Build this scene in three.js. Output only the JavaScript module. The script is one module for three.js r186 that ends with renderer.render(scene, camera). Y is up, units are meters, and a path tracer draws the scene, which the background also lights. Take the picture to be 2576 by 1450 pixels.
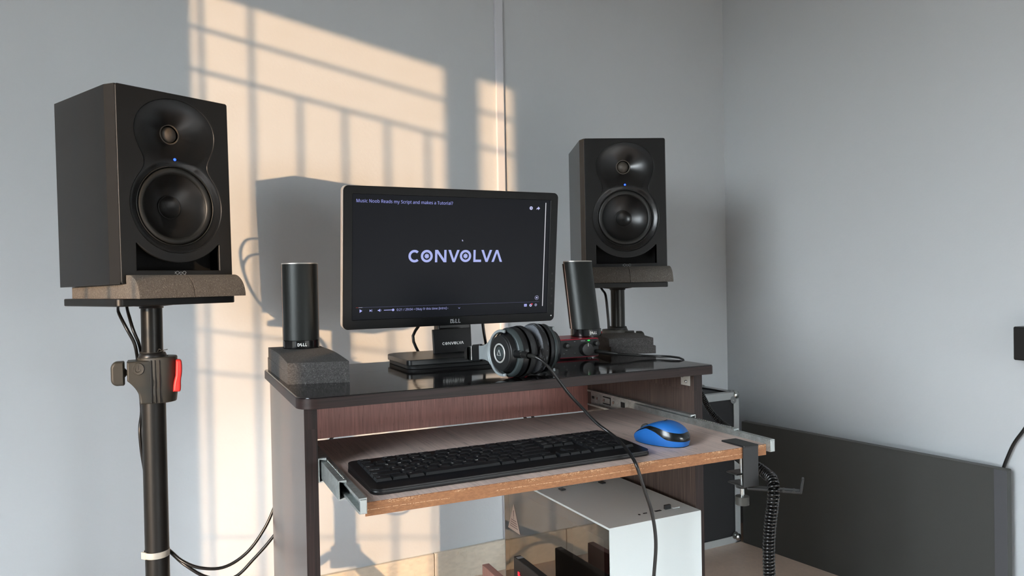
import * as THREE from 'three';
import { RoundedBoxGeometry } from 'three/addons/geometries/RoundedBoxGeometry.js';
import { TextGeometry } from 'three/addons/geometries/TextGeometry.js';
import { FontLoader } from 'three/addons/loaders/FontLoader.js';
import { mergeGeometries } from 'three/addons/utils/BufferGeometryUtils.js';

// ---------------------------------------------------------------- camera, sky, sun, exposure
const scene = new THREE.Scene();
const F_PX = 1852.1, YAW = 0.4777, PITCH = -0.0117, ROLL = -0.0184;      // a phone's lens, level, turned towards the corner
const camera = new THREE.PerspectiveCamera(2 * Math.atan(725 / F_PX) * 180 / Math.PI, 2576 / 1450, 0.02, 60);
camera.position.set(0, 0.923, 2.1);
{
  const f = new THREE.Vector3(Math.sin(YAW) * Math.cos(PITCH), Math.sin(PITCH), -Math.cos(YAW) * Math.cos(PITCH));
  const r = new THREE.Vector3(Math.cos(YAW), 0, Math.sin(YAW)), u = r.clone().cross(f);
  const r2 = r.clone().multiplyScalar(Math.cos(ROLL)).addScaledVector(u, Math.sin(ROLL));
  const u2 = u.clone().multiplyScalar(Math.cos(ROLL)).addScaledVector(r, -Math.sin(ROLL));
  camera.quaternion.setFromRotationMatrix(new THREE.Matrix4().makeBasis(r2, u2, f.clone().negate()));
}
const renderer = new THREE.WebGLRenderer({ antialias: true });
renderer.toneMapping = THREE.LinearToneMapping;
renderer.toneMappingExposure = 1.0;
renderer.shadowMap.enabled = true;
renderer.shadowMap.type = THREE.PCFSoftShadowMap;

const SKY = 18.0;                                                         // evening sky, blue above and paler at the horizon
{
  const W = 64, H = 64, d = new Float32Array(W * H * 4);
  for (let y = 0; y < H; y++) {
    const e = ((y + 0.5) / H - 0.5) * 2, t = Math.pow(Math.max(0, e), 0.5);
    const c = e > 0 ? [1.68 - 1.1 * t, 1.78 - 1.04 * t, 1.80 - 0.86 * t] : [0.09, 0.09, 0.085];
    for (let x = 0; x < W; x++) d.set([...c, 1], (y * W + x) * 4);
  }
  const t = new THREE.DataTexture(d, W, H, THREE.RGBAFormat, THREE.FloatType);
  t.mapping = THREE.EquirectangularReflectionMapping; t.magFilter = THREE.LinearFilter; t.needsUpdate = true;
  scene.background = t; scene.backgroundIntensity = SKY;
}
const sun = new THREE.DirectionalLight(new THREE.Color(1.0, 0.645, 0.35), 4.9);   // low sun through the window in the left wall
sun.position.set(0.4 - 1.05 * 4, 1.0 + 0.188 * 4, 0.4 + 4); sun.target.position.set(0.4, 1.0, 0.4);
sun.castShadow = true; sun.shadow.mapSize.set(2048, 2048); sun.shadow.radius = 1.0;
Object.assign(sun.shadow.camera, { left: -3, right: 3, top: 3, bottom: -3, near: 0.1, far: 11 });
scene.add(sun, sun.target);

// ---------------------------------------------------------------- helpers
let seed = 7;
const rnd = () => { seed = (seed + 0x6d2b79f5) | 0; let t = Math.imul(seed ^ (seed >>> 15), 1 | seed); t = (t + Math.imul(t ^ (t >>> 7), 61 | t)) ^ t; return ((t ^ (t >>> 14)) >>> 0) / 4294967296; };
const V = (x, y, z) => new THREE.Vector3(x, y, z);
const names = new Map();
const numbered = (n) => { const k = names.get(n) ?? 0; names.set(n, k + 1); return k ? n + '_' + String(k).padStart(3, '0') : n; };
function tag(o, label, category, group) { o.userData.label = label; o.userData.category = category; if (group) o.userData.group = group; return o; }
function thing(name, label, category, pos = [0, 0, 0], turn = 0, group) {
  const o = new THREE.Group(); o.name = numbered(name); o.position.set(...pos); o.rotation.y = turn; scene.add(o);
  return tag(o, label, category, group);
}
function prep(g) {
  g = g.index ? g.toNonIndexed() : g.clone();
  for (const k of Object.keys(g.attributes)) if (!['position', 'normal', 'uv'].includes(k)) g.deleteAttribute(k);
  if (!g.attributes.uv) g.setAttribute('uv', new THREE.BufferAttribute(new Float32Array(g.attributes.position.count * 2), 2));
  g.clearGroups(); return g;
}
const join = (list) => (list.length === 1 ? list[0] : mergeGeometries(list.map(prep)));
function obj(name, geo, mat, parent = scene) {
  const m = new THREE.Mesh(Array.isArray(geo) ? join(geo) : geo, mat);
  m.name = parent === scene ? numbered(name) : name;
  m.castShadow = m.receiveShadow = true; parent.add(m); return m;
}
function struct(name, geo, mat, parent) { const m = obj(name, geo, mat, parent); if (!parent) m.userData.kind = 'structure'; return m; }
const at = (g, x = 0, y = 0, z = 0, rx = 0, ry = 0, rz = 0) => { g.applyMatrix4(new THREE.Matrix4().makeRotationFromEuler(new THREE.Euler(rx, ry, rz, 'YXZ')).setPosition(x, y, z)); return g; };
const box = (x0, x1, y0, y1, z0, z1, r = 0, s = 2) => {
  const w = Math.abs(x1 - x0), h = Math.abs(y1 - y0), d = Math.abs(z1 - z0);
  const g = r ? new RoundedBoxGeometry(w, h, d, s, Math.min(r, w / 2.01, h / 2.01, d / 2.01)) : new THREE.BoxGeometry(w, h, d);
  return g.translate((x0 + x1) / 2, (y0 + y1) / 2, (z0 + z1) / 2);
};
// uv in metres, taken from the side that a face looks to; turn swaps u and v
function metres(g, turn = false) {
  g = g.index ? g.toNonIndexed() : g;
  const p = g.attributes.position, uv = new Float32Array(p.count * 2), a = V(), b = V(), c = V(), n = V();
  for (let i = 0; i < p.count; i += 3) {
    a.fromBufferAttribute(p, i); b.fromBufferAttribute(p, i + 1); c.fromBufferAttribute(p, i + 2);
    n.copy(b).sub(a).cross(c.clone().sub(a));
    const ax = Math.abs(n.x), ay = Math.abs(n.y), az = Math.abs(n.z);
    [a, b, c].forEach((q, k) => {
      let u, v;
      if (ay >= ax && ay >= az) [u, v] = [q.x, q.z]; else if (ax >= az) [u, v] = [q.z, q.y]; else [u, v] = [q.x, q.y];
      if (turn) [u, v] = [v, u];
      uv[(i + k) * 2] = u; uv[(i + k) * 2 + 1] = v;
    });
  }
  g.setAttribute('uv', new THREE.BufferAttribute(uv, 2)); return g;
}
const tube = (pts, r, seg = 48, rs = 8, closed = false) => new THREE.TubeGeometry(new THREE.CatmullRomCurve3(pts.map((p) => V(...p)), closed, 'centripetal'), seg, r, rs, closed);
function cord(pts, r, seg = 64, rs = 8) {                                 // a tube with rounded ends
  const c = new THREE.CatmullRomCurve3(pts.map((p) => V(...p)), false, 'centripetal');
  return [new THREE.TubeGeometry(c, seg, r, rs), new THREE.SphereGeometry(r, rs, 6).translate(...c.getPoint(0).toArray()), new THREE.SphereGeometry(r, rs, 6).translate(...c.getPoint(1).toArray())];
}
const cyl = (r0, r1, h, s = 32) => new THREE.CylinderGeometry(r1, r0, h, s);
const lathe = (pts, s = 64) => new THREE.LatheGeometry(pts.map((p) => new THREE.Vector2(...p)), s);
function poly(pts) { const s = new THREE.Shape(); pts.forEach((p, i) => (i ? s.lineTo(...p) : s.moveTo(...p))); s.closePath(); return s; }
function roundRect(x0, y0, x1, y1, r) {
  const [a, b, c, d] = Array.isArray(r) ? r : [r, r, r, r], s = new THREE.Shape();   // corners: x0y0, x1y0, x1y1, x0y1
  s.moveTo(x0 + a, y0); s.lineTo(x1 - b, y0); if (b) s.absarc(x1 - b, y0 + b, b, -Math.PI / 2, 0); s.lineTo(x1, y1 - c); if (c) s.absarc(x1 - c, y1 - c, c, 0, Math.PI / 2);
  s.lineTo(x0 + d, y1); if (d) s.absarc(x0 + d, y1 - d, d, Math.PI / 2, Math.PI); s.lineTo(x0, y0 + a); if (a) s.absarc(x0 + a, y0 + a, a, Math.PI, Math.PI * 1.5);
  return s;
}
const extrude = (shape, depth, bevel = 0, seg = 2, curve = 16) => {
  const g = new THREE.ExtrudeGeometry(shape, { depth: depth - 2 * bevel, bevelEnabled: bevel > 0, bevelThickness: bevel, bevelSize: bevel, bevelOffset: -bevel, bevelSegments: seg, curveSegments: curve });
  return g.translate(0, 0, bevel);
};
// a surface from a function of u, v in 0..1
function grid(fn, nu, nv, flip = false) {
  const pos = [], uv = [], idx = [];
  for (let i = 0; i <= nu; i++) for (let j = 0; j <= nv; j++) { pos.push(...fn(i / nu, j / nv)); uv.push(i / nu, j / nv); }
  for (let i = 0; i < nu; i++) for (let j = 0; j < nv; j++) {
    const a = i * (nv + 1) + j, b = a + nv + 1;
    flip ? idx.push(a, b, a + 1, b, b + 1, a + 1) : idx.push(a, a + 1, b, b, a + 1, b + 1);
  }
  const g = new THREE.BufferGeometry();
  g.setAttribute('position', new THREE.Float32BufferAttribute(pos, 3)); g.setAttribute('uv', new THREE.Float32BufferAttribute(uv, 2)); g.setIndex(idx); g.computeVertexNormals();
  return g;
}

// ---------------------------------------------------------------- textures and materials
function noise(n) {                                                       // tiling value noise with n cells a side
  const t = new Float32Array(n * n).map(() => rnd());
  return (u, v) => {
    u = (u - Math.floor(u)) * n; v = (v - Math.floor(v)) * n;
    const i = Math.floor(u), j = Math.floor(v), a = u - i, b = v - j, s = a * a * (3 - 2 * a), q = b * b * (3 - 2 * b), I = (i + 1) % n, J = (j + 1) % n;
    return (t[(j % n) * n + (i % n)] * (1 - s) + t[(j % n) * n + I] * s) * (1 - q) + (t[J * n + (i % n)] * (1 - s) + t[J * n + I] * s) * q;
  };
}
function pixels(w, h, fn, srgb = true) {
  const d = new Uint8Array(w * h * 4);
  for (let y = 0; y < h; y++) for (let x = 0; x < w; x++) { const c = fn((x + 0.5) / w, (y + 0.5) / h, x, y), o = (y * w + x) * 4; for (let k = 0; k < 3; k++) d[o + k] = Math.max(0, Math.min(255, Array.isArray(c) ? c[k] : c)); d[o + 3] = 255; }
  const t = new THREE.DataTexture(d, w, h); t.wrapS = t.wrapT = THREE.RepeatWrapping; t.magFilter = THREE.LinearFilter; t.minFilter = THREE.LinearFilter;
  if (srgb) t.colorSpace = THREE.SRGBColorSpace; t.needsUpdate = true; return t;
}
const every = (t, mu, mv = mu) => { const c = t.clone(); c.repeat.set(1 / mu, 1 / mv); c.needsUpdate = true; return c; };   // one tile every so many metres
const n8 = noise(8), n16 = noise(16), n32 = noise(32), n64 = noise(64), n128 = noise(128), n256 = noise(256);
const grainBump = pixels(256, 256, (u, v) => 255 * (0.45 * n64(u, v) + 0.55 * n128(u, v)), false);
const rollerBump = pixels(512, 512, (u, v) => 255 * (0.3 * n32(u, v) + 0.35 * n64(u, v) + 0.35 * n128(u, v)), false);
const foamOf = (base) => pixels(512, 512, (u, v) => { const k = base + 28 * (n256(u, v) - 0.5) + 20 * (n128(u, v) - 0.5), s = n256(u * 1 + 0.37, v + 0.11) > 0.93 && n128(u, v) > 0.60 ? 110 : 0; return [k + s + 2, k + s, k - 1 + s]; });
const foamMap = foamOf(68), sunTonedPadMap = foamOf(94);
const foamBump = pixels(256, 256, (u, v) => 255 * (0.6 * n128(u, v) + 0.4 * n256(u, v)), false);
const woodLines = (u, v, a, b) => n256(u, v * a) * 0.5 + n128(u + 0.3, v * a) * 0.3 + n64(u, v * b) * 0.2;      // streaks along v
const wengeMap = pixels(512, 512, (u, v) => { const k = woodLines(u, v, 0.03, 0.06), m = 0.6 + 0.8 * k; return [40 * m, 30 * m, 28 * m]; });
const sideMap = pixels(512, 512, (u, v) => { const k = woodLines(u, v, 0.03, 0.06), m = 0.75 + 0.5 * k; return [78 * m, 66 * m, 61 * m]; });
const wengeTopMap = pixels(512, 512, (u, v) => { const k = woodLines(u, v, 0.03, 0.06), s = n256(u, v) > 0.965 ? 26 : 0; return [15 + 8 * k + s, 13 + 6 * k + s, 14 + 6 * k + s]; });
const topRough = pixels(512, 512, (u, v) => 255 * (0.06 + 0.08 * n16(u, v) * n32(u, v) + 0.12 * (n256(u, v) > 0.9 ? n64(u, v) : 0)), false);
const sapeleMap = pixels(512, 512, (u, v) => { const k = woodLines(u, v, 0.04, 0.1), p = n256(u, v * 0.08) > 0.88 ? 0.9 : 1, m = (0.84 + 0.34 * k) * p; return [158 * m, 108 * m, 99 * m]; });
const trayMap = pixels(1024, 512, (u, v) => { const k = woodLines(u, v, 0.02, 0.05), p = n256(u * 2, v * 0.05) > 0.86 ? 0.84 : 1, q = 0.95 + 0.1 * n8(u, v), m = (0.90 + 0.2 * k) * p * q; return [216 * m, 193 * m, 182 * m]; });
const edgeMap = pixels(2048, 64, (u, v, x, y) => {                        // worn fibreboard edge of the tray: brown paint with chipped pale flakes
  const f = n64(u * 3, v * 0.25) * 0.5 + n256(u * 3, v * 0.6) * 0.5, m = 0.80 + 0.26 * f, w = n16(u, 0.3);
  const chip = n128(u * 3, v * 0.35) * 0.55 + n256(u * 4, v * 0.5) * 0.35 + n32(u, 0.6) * 0.5 + (v - 0.85) * 0.9, mid = 0.44 + 0.10 * (n8(u, 0.2) - 0.5);
  const line = Math.abs(v - mid) < 0.018 && w > 0.42 && n256(u * 5, 0.7) > 0.35;
  if (n256(u * 3, v * 0.6) > 0.965 || (v > 0.95 && n128(u * 2, 0.1) > 0.3)) return [108, 66, 44];
  return chip > 0.95 || line ? [218, 180, 142] : [164 * m, 112 * m, 74 * m];
});
const marbleMap = pixels(512, 256, (u, v) => { const w = n8(u, v) * 1.4 + n32(u, v) * 0.35, r = Math.abs(((w * 3.2) % 1) - 0.5), m = 0.95 + 0.06 * n64(u, v); return r < 0.02 ? [216 * m, 203 * m, 183 * m] : [223 * m, 212 * m, 194 * m]; });
const floorMap = pixels(512, 512, (u, v) => { const m = 0.96 + 0.035 * n16(u, v) + 0.04 * n128(u, v); return [222 * m, 198 * m, 180 * m]; });
const zincMap = pixels(256, 256, (u, v) => { const m = 0.86 + 0.14 * n16(u, v) + 0.10 * n64(u, v), r = n32(u, v) * 0.5 + n128(u, v) * 0.5 > 0.80; return r ? [150 * m, 140 * m, 130 * m] : [176 * m, 182 * m, 180 * m]; });
const peelMap = pixels(512, 256, (u, v) => { const k = n16(u, v) * 0.6 + n64(u, v) * 0.3 + n128(u, v) * 0.1; const b = v > 0.22 && v < 0.62 ? 0.16 : -0.2; const g = 84 + 50 * n256(u, v); return k + b > 0.50 ? [g, g + 4, g + 10] : [20, 20, 22]; });
const wovenBump = pixels(128, 128, (u, v) => { const a = (u * 32) % 1 - 0.5, b = (v * 32 + (Math.floor(u * 32) % 2) * 0.5) % 1 - 0.5; return Math.hypot(a, b) < 0.33 ? 40 : 220; }, false);

const M = {};
const std = (c, rough, metal = 0, extra = {}) => new THREE.MeshStandardMaterial({ color: c, roughness: rough, metalness: metal, ...extra });
const phys = (c, rough, extra = {}) => new THREE.MeshPhysicalMaterial({ color: c, roughness: rough, ...extra });
M.wall = std(0xc6cacd, 0.62, 0, { bumpMap: every(rollerBump, 0.5), bumpScale: 0.00025 });
M.ceiling = std(0xa09d98, 0.8);
M.floor = std(0xffffff, 0.3, 0, { map: every(floorMap, 0.9) });
M.marble = std(0xffffff, 0.35, 0, { map: every(marbleMap, 0.8, 0.4) });
M.trunking = std(0xd2d4da, 0.45);
M.windowFrame = std(0x7d7a76, 0.5);
M.iron = std(0x2b2a2a, 0.6);
M.deskTop = phys(0xffffff, 1, { map: every(wengeTopMap, 0.5), roughnessMap: every(topRough, 0.4), specularIntensity: 1 });
M.wenge = phys(0xffffff, 0.38, { specularIntensity: 0.45, map: every(wengeMap, 0.35), bumpMap: every(grainBump, 0.08, 0.3), bumpScale: 0.00003 });
M.sidePanel = std(0xffffff, 0.25, 0, { map: every(sideMap, 0.35) });
M.sapele = std(0xffffff, 0.42, 0, { map: every(sapeleMap, 0.3) });
M.tray = std(0xffffff, 0.44, 0, { map: every(trayMap, 0.5, 0.5) });
M.trayEdge = std(0xffffff, 0.72, 0, { map: every(edgeMap, 0.72, 0.0185) });
M.zinc = std(0xffffff, 0.4, 0.8, { map: every(zincMap, 0.12) });
M.steel = std(0xc4c6c4, 0.26, 1);
M.bracket = std(0xc9c6bc, 0.42, 0.35);
M.aluminium = std(0xb4b8b8, 0.42, 0.45);
M.caseSkin = std(0x16171a, 0.6, 0, { bumpMap: every(grainBump, 0.05), bumpScale: 0.0002 });
M.blackBoard = std(0x3b3c3a, 0.72, 0, { bumpMap: every(grainBump, 0.06), bumpScale: 0.0002 });
M.vinyl = std(0x0f0e0c, 0.24, 0, { bumpMap: every(grainBump, 0.06), bumpScale: 0.00002 });
M.baffle = phys(0x191919, 0.38, { specularIntensity: 0.75 });
M.waveguide = std(0x131313, 0.27);
M.cone = std(0x131313, 0.3);
M.rubber = std(0x20201e, 0.45);
M.dome = std(0x4a443d, 0.5);
M.blackHole = std(0x070707, 0.8);
M.foam = std(0xffffff, 1, 0, { map: every(foamMap, 0.16), bumpMap: every(foamBump, 0.05), bumpScale: 0.0012 });
M.sunTonedPad = std(0xfff6ea, 1, 0, { map: every(sunTonedPadMap, 0.16), bumpMap: every(foamBump, 0.05), bumpScale: 0.0012 });  // same foam as the wedges, lightened and warmed to imitate sunlight on it
M.blackMetal = std(0x111111, 0.4, 0.2);
M.poleUpper = std(0x262523, 0.28, 0.6);
M.poleLower = std(0x1c1c1b, 0.42, 0.3);
M.nylon = std(0x31302b, 0.42, 0, { bumpMap: every(grainBump, 0.03), bumpScale: 0.00006 });
M.nylonDark = std(0x1c1b1a, 0.36);
M.red = std(0xd3302f, 0.42);
M.cable = std(0x121212, 0.3);
M.tie = std(0xb8b4aa, 0.5);
M.wire = std(0x3a3732, 0.5);
M.gloss = std(0x0d0d0e, 0.12);
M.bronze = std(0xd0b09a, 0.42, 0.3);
M.glossEdge = std(0x141414, 0.2);
M.silverEdge = std(0xb8b2ab, 0.35, 0.5);
M.bezel = phys(0x0c0d0e, 0.28, { specularIntensity: 0.5 });
M.print = std(0x8e9092, 0.5);
M.printWhite = std(0xe8e8e4, 0.5);
M.grille = std(0x2b2d2c, 0.36, 0.6, { bumpMap: every(wovenBump, 0.036), bumpScale: 0.00010 });
M.satinBlack = std(0x161718, 0.34);
M.matteBlack = std(0x151617, 0.55);
M.card = std(0x0b0b0d, 0.5);
M.keyBody = std(0x0d0e10, 0.34);
M.mouseBlue = std(0x1d64b0, 0.42);
M.mouseBlack = std(0x101313, 0.2);
M.white = std(0xc6cdcd, 0.42);
M.inside = std(0xb0aca6, 0.7);
M.hexPanel = std(0xa8a49e, 0.7);
M.tint = phys(0xa09a94, 0.02, { transmission: 1, thickness: 0, ior: 1.8 });
M.glassBorder = std(0x0c0c0d, 0.06);
M.hpMetal = std(0xa6aeb0, 0.42, 0.45);
M.hpRing = std(0xd4d6d4, 0.3, 0.5);
M.hpGrey = std(0x3f4748, 0.38, 0.3);
M.leather = std(0x131314, 0.5, 0, { bumpMap: every(grainBump, 0.25), bumpScale: 0.0012 });
M.peel = std(0xffffff, 0.62, 0, { map: peelMap });
M.redAnodised = std(0x8c1428, 0.32, 0.6);
M.ledBlue = std(0x1030ff, 0.4, 0, { emissive: 0x2a55ff, emissiveIntensity: 3.2 });
M.ledWhite = std(0xdfe6ea, 0.4, 0, { emissive: 0xe8f4ff, emissiveIntensity: 2.5 });
M.ledGreen = std(0x109030, 0.4, 0, { emissive: 0x20ff50, emissiveIntensity: 1.2 });
M.ledRed = std(0x901010, 0.4, 0, { emissive: 0xff1030, emissiveIntensity: 1.6 });

const font = await new FontLoader().loadAsync('fonts/droid/droid_sans_bold.typeface.json');
const text = (s, size, depth = 0.0004) => { const g = new TextGeometry(s, { font, size, depth, curveSegments: 4 }); g.computeBoundingBox(); const b = g.boundingBox; return g.translate(-(b.min.x + b.max.x) / 2, -(b.min.y + b.max.y) / 2, 0); };

// ---------------------------------------------------------------- the room
const ROOM = { x0: -1.3, x1: 2.0, z1: 3.7, h: 2.7, t: 0.11 };
const WIN2 = { x0: 0.85, x1: 1.94, y0: 0.08, y1: 1.0 };
const WIN = { z0: 1.386, z1: 2.390, y0: 0.25, y1: 1.979 };
struct('floor', metres(box(ROOM.x0 - 0.3, ROOM.x1 + 0.2, -0.12, 0, -0.2, ROOM.z1 + 0.2)), M.floor);
struct('ceiling', box(ROOM.x0 - 0.3, ROOM.x1 + 0.2, ROOM.h, ROOM.h + 0.12, -0.2, ROOM.z1 + 0.2), M.ceiling);
struct('wall_back', metres(box(ROOM.x0 - 0.11, ROOM.x1 + 0.2, 0, ROOM.h, -0.2, 0)), M.wall);
struct('wall_right', metres(box(ROOM.x1, ROOM.x1 + 0.2, 0, ROOM.h, 0, ROOM.z1)), M.wall);
{
  const a = ROOM.z1, b = ROOM.z1 + 0.2, x0 = ROOM.x0 - 0.11, x1 = ROOM.x1 + 0.2, w = WIN2;
  struct('wall_front', [metres(box(x0, w.x0, 0, ROOM.h, a, b)), metres(box(w.x1, x1, 0, ROOM.h, a, b)), metres(box(w.x0, w.x1, 0, w.y0, a, b)), metres(box(w.x0, w.x1, w.y1, ROOM.h, a, b))], M.wall);
  struct('added_sun_wall', metres(box(x0, ROOM.x0, 0, 3.2, b, b + 2.6)), M.ceiling);      // unseen wall added to keep the sun off the second window
  const g = new THREE.Group(); g.name = 'window_2'; g.userData.kind = 'structure'; scene.add(g); g.position.set((w.x0 + w.x1) / 2, w.y0, a + 0.1);
  const W = (w.x1 - w.x0) / 2, H = w.y1 - w.y0;
  for (const x of [-W + 0.025, 0, W - 0.025]) struct('mullion', box(x - 0.025, x + 0.025, 0, H, -0.03, 0.03, 0.003), M.windowFrame, g);
  for (const y of [0.025, H - 0.025]) struct('frame_rail', box(-W, W, y - 0.025, y + 0.025, -0.028, 0.028, 0.003), M.windowFrame, g);
}
{
  const a = ROOM.x0 - ROOM.t, b = ROOM.x0;
  struct('wall_left', [metres(box(a, b, 0, ROOM.h, 0, WIN.z0)), metres(box(a, b, 0, ROOM.h, WIN.z1, ROOM.z1)), metres(box(a, b, 0, WIN.y0, WIN.z0, WIN.z1)), metres(box(a, b, WIN.y1, ROOM.h, WIN.z0, WIN.z1))], M.wall);
}
{ // the open window whose grille throws its shadow on the back wall
  const w = new THREE.Group(); w.name = 'window_1'; w.userData.kind = 'structure'; scene.add(w);
  w.position.set(ROOM.x0, WIN.y0, (WIN.z0 + WIN.z1) / 2);
  const oz = -(WIN.z0 + WIN.z1) / 2, oy = -WIN.y0, H = WIN.y1 - WIN.y0, B = (x0, x1, y0, y1, z0, z1, r) => box(x0, x1, y0 + oy, y1 + oy, z0 + oz, z1 + oz, r);
  struct('mullion', B(-0.05, -0.004, WIN.y0, WIN.y1, 2.107, 2.181, 0.003), M.windowFrame, w);
  struct('sill', B(-0.11, 0.03, WIN.y0 - 0.0, WIN.y0 + 0.02, WIN.z0, WIN.z1, 0.004), M.marble, w);
  for (const [y, q] of [[1.866, 0.0050], [1.754, 0.0050], [1.070, 0.0026], [0.959, 0.0026], [0.52, 0.0022]]) struct('grille_bar', B(-0.018, -0.010, y - q, y + q, WIN.z0, WIN.z1), M.iron, w);
  for (let k = 0; k < 6; k++) { const z = 1.422 + 0.12 * k; struct('grille_bar', at(cyl(0.0052, 0.0052, (k < 2 ? WIN.y1 : 1.754) - WIN.y0, 10), -0.015, ((k < 2 ? WIN.y1 : 1.754) + WIN.y0) / 2 + oy, z + oz), M.iron, w); }
}
{ // marble skirting in lengths, with open joints
  const g = new THREE.Group(); g.name = 'baseboard_back'; g.userData.kind = 'structure'; scene.add(g);
  const cuts = [-1.3, -0.75, -0.2, 0.26, 0.80, 1.24, 1.7, 2.0];
  for (let i = 0; i + 1 < cuts.length; i++) struct('skirting_tile', metres(box(cuts[i] + 0.001, cuts[i + 1] - 0.001, 0, 0.095, 0.0005, 0.012, 0.002).translate(0, 0, 0)), M.marble, g);
}
struct('trim_1', box(1.039, 1.066, 0.095, ROOM.h, 0.0005, 0.011, 0.002), M.trunking);   // plastic cable trunking on the back wall

// ---------------------------------------------------------------- the desk
const DESK_TURN = -0.0412, DO = V(0.2191, 0, 0.9785), TOP = 0.75;
const dl = (x, y, z) => { const c = Math.cos(DESK_TURN), s = Math.sin(DESK_TURN); return [DO.x + c * x + s * z, y, DO.z - s * x + c * z]; };   // desk's own axes to the room's
const desk = thing('computer_desk', 'dark brown laminate computer desk with a pulled-out keyboard tray under the monitor', 'desk', DO.toArray(), DESK_TURN);
{
  const topShape = roundRect(0, 0, 0.7824, 0.43, [0.03, 0.006, 0.004, 0.004]);
  const g = extrude(topShape, 0.018, 0.0012, 2, 12); g.rotateX(-Math.PI / 2).translate(0, TOP - 0.018, 0);
  obj('desk_top', metres(g, true), M.deskTop, desk);
  // edge banding wraps front and sides just below the top's arris
  const e = extrude(roundRect(-0.0008, -0.0008, 0.7832, 0.4305, [0.0305, 0.0065, 0.004, 0.004]), 0.0160, 0.0005, 1, 12); e.rotateX(-Math.PI / 2).translate(0, TOP - 0.0178, 0);
  obj('edge_banding', metres(e, true), M.wenge, desk);
  for (const x of [0.0095, 0.7475]) { const p = obj('side_panel', metres(box(x, x + 0.019, 0, TOP - 0.018, -0.43, -0.0158)), M.sidePanel, desk); obj('front_edging', metres(box(x - 0.0003, x + 0.0193, 0, TOP - 0.018, -0.0160, -0.015, 0.0005)), M.wenge, p); }
  obj('back_board', metres(box(0.0285, 0.7475, 0.6000, TOP - 0.018, -0.43, -0.418)), M.sapele, desk);
  obj('bottom_shelf', metres(box(0.386, 0.7475, 0, 0.018, -0.43, -0.02, 0.0006)), M.sapele, desk);
  obj('guard_board', metres(box(0.3873, 0.402, 0.018, 0.35, -0.237, -0.02, 0.0006)), M.sapele, desk);
  // ball-bearing slides: the fixed rail on each panel, the middle rail and the tray's rail
  const cRail = (h, d, t = 0.0014) => poly([[0, -h / 2], [d, -h / 2], [d, -h / 2 + 0.004], [t, -h / 2 + t], [t, h / 2 - t], [d, h / 2 - 0.004], [d, h / 2], [0, h / 2]]);
  const rail = (x, side, h, d, z0, z1, y) => { const g = extrude(cRail(h, d), z1 - z0); if (side > 0) { g.scale(-1, 1, 1); const i = g.index; const p = g.attributes.position; if (!i) for (const k of ['position', 'normal', 'uv']) { const a = g.attributes[k], n = a.itemSize; for (let f = 0; f < a.count; f += 3) for (let c = 0; c < n; c++) { const q = a.array[(f + 1) * n + c]; a.array[(f + 1) * n + c] = a.array[(f + 2) * n + c]; a.array[(f + 2) * n + c] = q; } } } return g.translate(x, y, z0); };
  const RY = 0.6362;
  for (const s of [-1, 1]) {
    const wall = s < 0 ? 0.0287 : 0.7473, trayX = s < 0 ? 0.0515 : 0.7325;
    const fixed = obj('slide_rail', metres(rail(wall, s, 0.037, 0.012, -0.40, -0.012, RY)), M.zinc, desk);
    obj('middle_rail', metres(rail(wall - s * 0.0045, s, 0.027, 0.011, -0.20, 0.112, RY)), M.zinc, fixed);
    obj('inner_rail', metres(rail(trayX, -s, 0.0205, 0.010, -0.20, 0.198, RY + 0.0005)), M.zinc, fixed);
    for (const z of [-0.37, -0.34, -0.30]) obj('screw', at(cyl(0.0035, 0.003, 0.002, 12), wall - s * 0.0024, RY, z, 0, 0, Math.PI / 2), M.steel, fixed);
    for (const [y0, y1, z0, z1] of [[-0.009, -0.0065, -0.345, -0.315], [0.0065, 0.009, -0.345, -0.315], [-0.009, 0.009, -0.315, -0.3125], [-0.006, 0.006, -0.27, -0.255], [-0.003, 0.003, -0.395, -0.385]]) obj('rail_slot', box(wall - s * 0.0014, wall - s * 0.0022, RY + y0, RY + y1, z0, z1), M.blackHole, fixed);
    const balls = []; for (let k = 0; k < 22; k++) balls.push(new THREE.SphereGeometry(0.0021, 8, 6).translate(s < 0 ? 0.0435 : 0.7385, RY + 0.0128, -0.03 + k * 0.0062));
    const bl = obj('ball_bearings', balls, M.steel, fixed); bl.userData.kind = 'stuff';
    obj('rail_catch', box(trayX + s * 0.0006, trayX + s * 0.009, RY - 0.0092, RY + 0.0092, 0.194, 0.1995, 0.001), M.zinc, fixed);
  }
  const tray = obj('keyboard_tray', metres(box(0.0515, 0.7325, 0.6197, 0.6381, -0.224, 0.1872, 0.0005)), M.tray, desk);
  const tf = metres(box(0.0515, 0.7325, 0.6198, 0.6379, 0.1872, 0.1884)); { const uv = tf.attributes.uv; for (let i = 0; i < uv.count; i++) uv.setY(i, uv.getY(i) - 0.6197); }
  obj('worn_edge', tf, M.trayEdge, tray);
  const br = obj('corner_bracket', [box(0.7458, 0.7473, 0.708, 0.732, -0.054, -0.026, 0.0006), box(0.722, 0.7473, 0.7303, 0.7318, -0.054, -0.026, 0.0006)], M.bracket, desk);
  for (const [y, z] of [[0.726, -0.048], [0.716, -0.037]]) obj('screw', at(new THREE.SphereGeometry(0.0034, 14, 8), 0.7452, y, z), M.steel, br);
}

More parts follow.
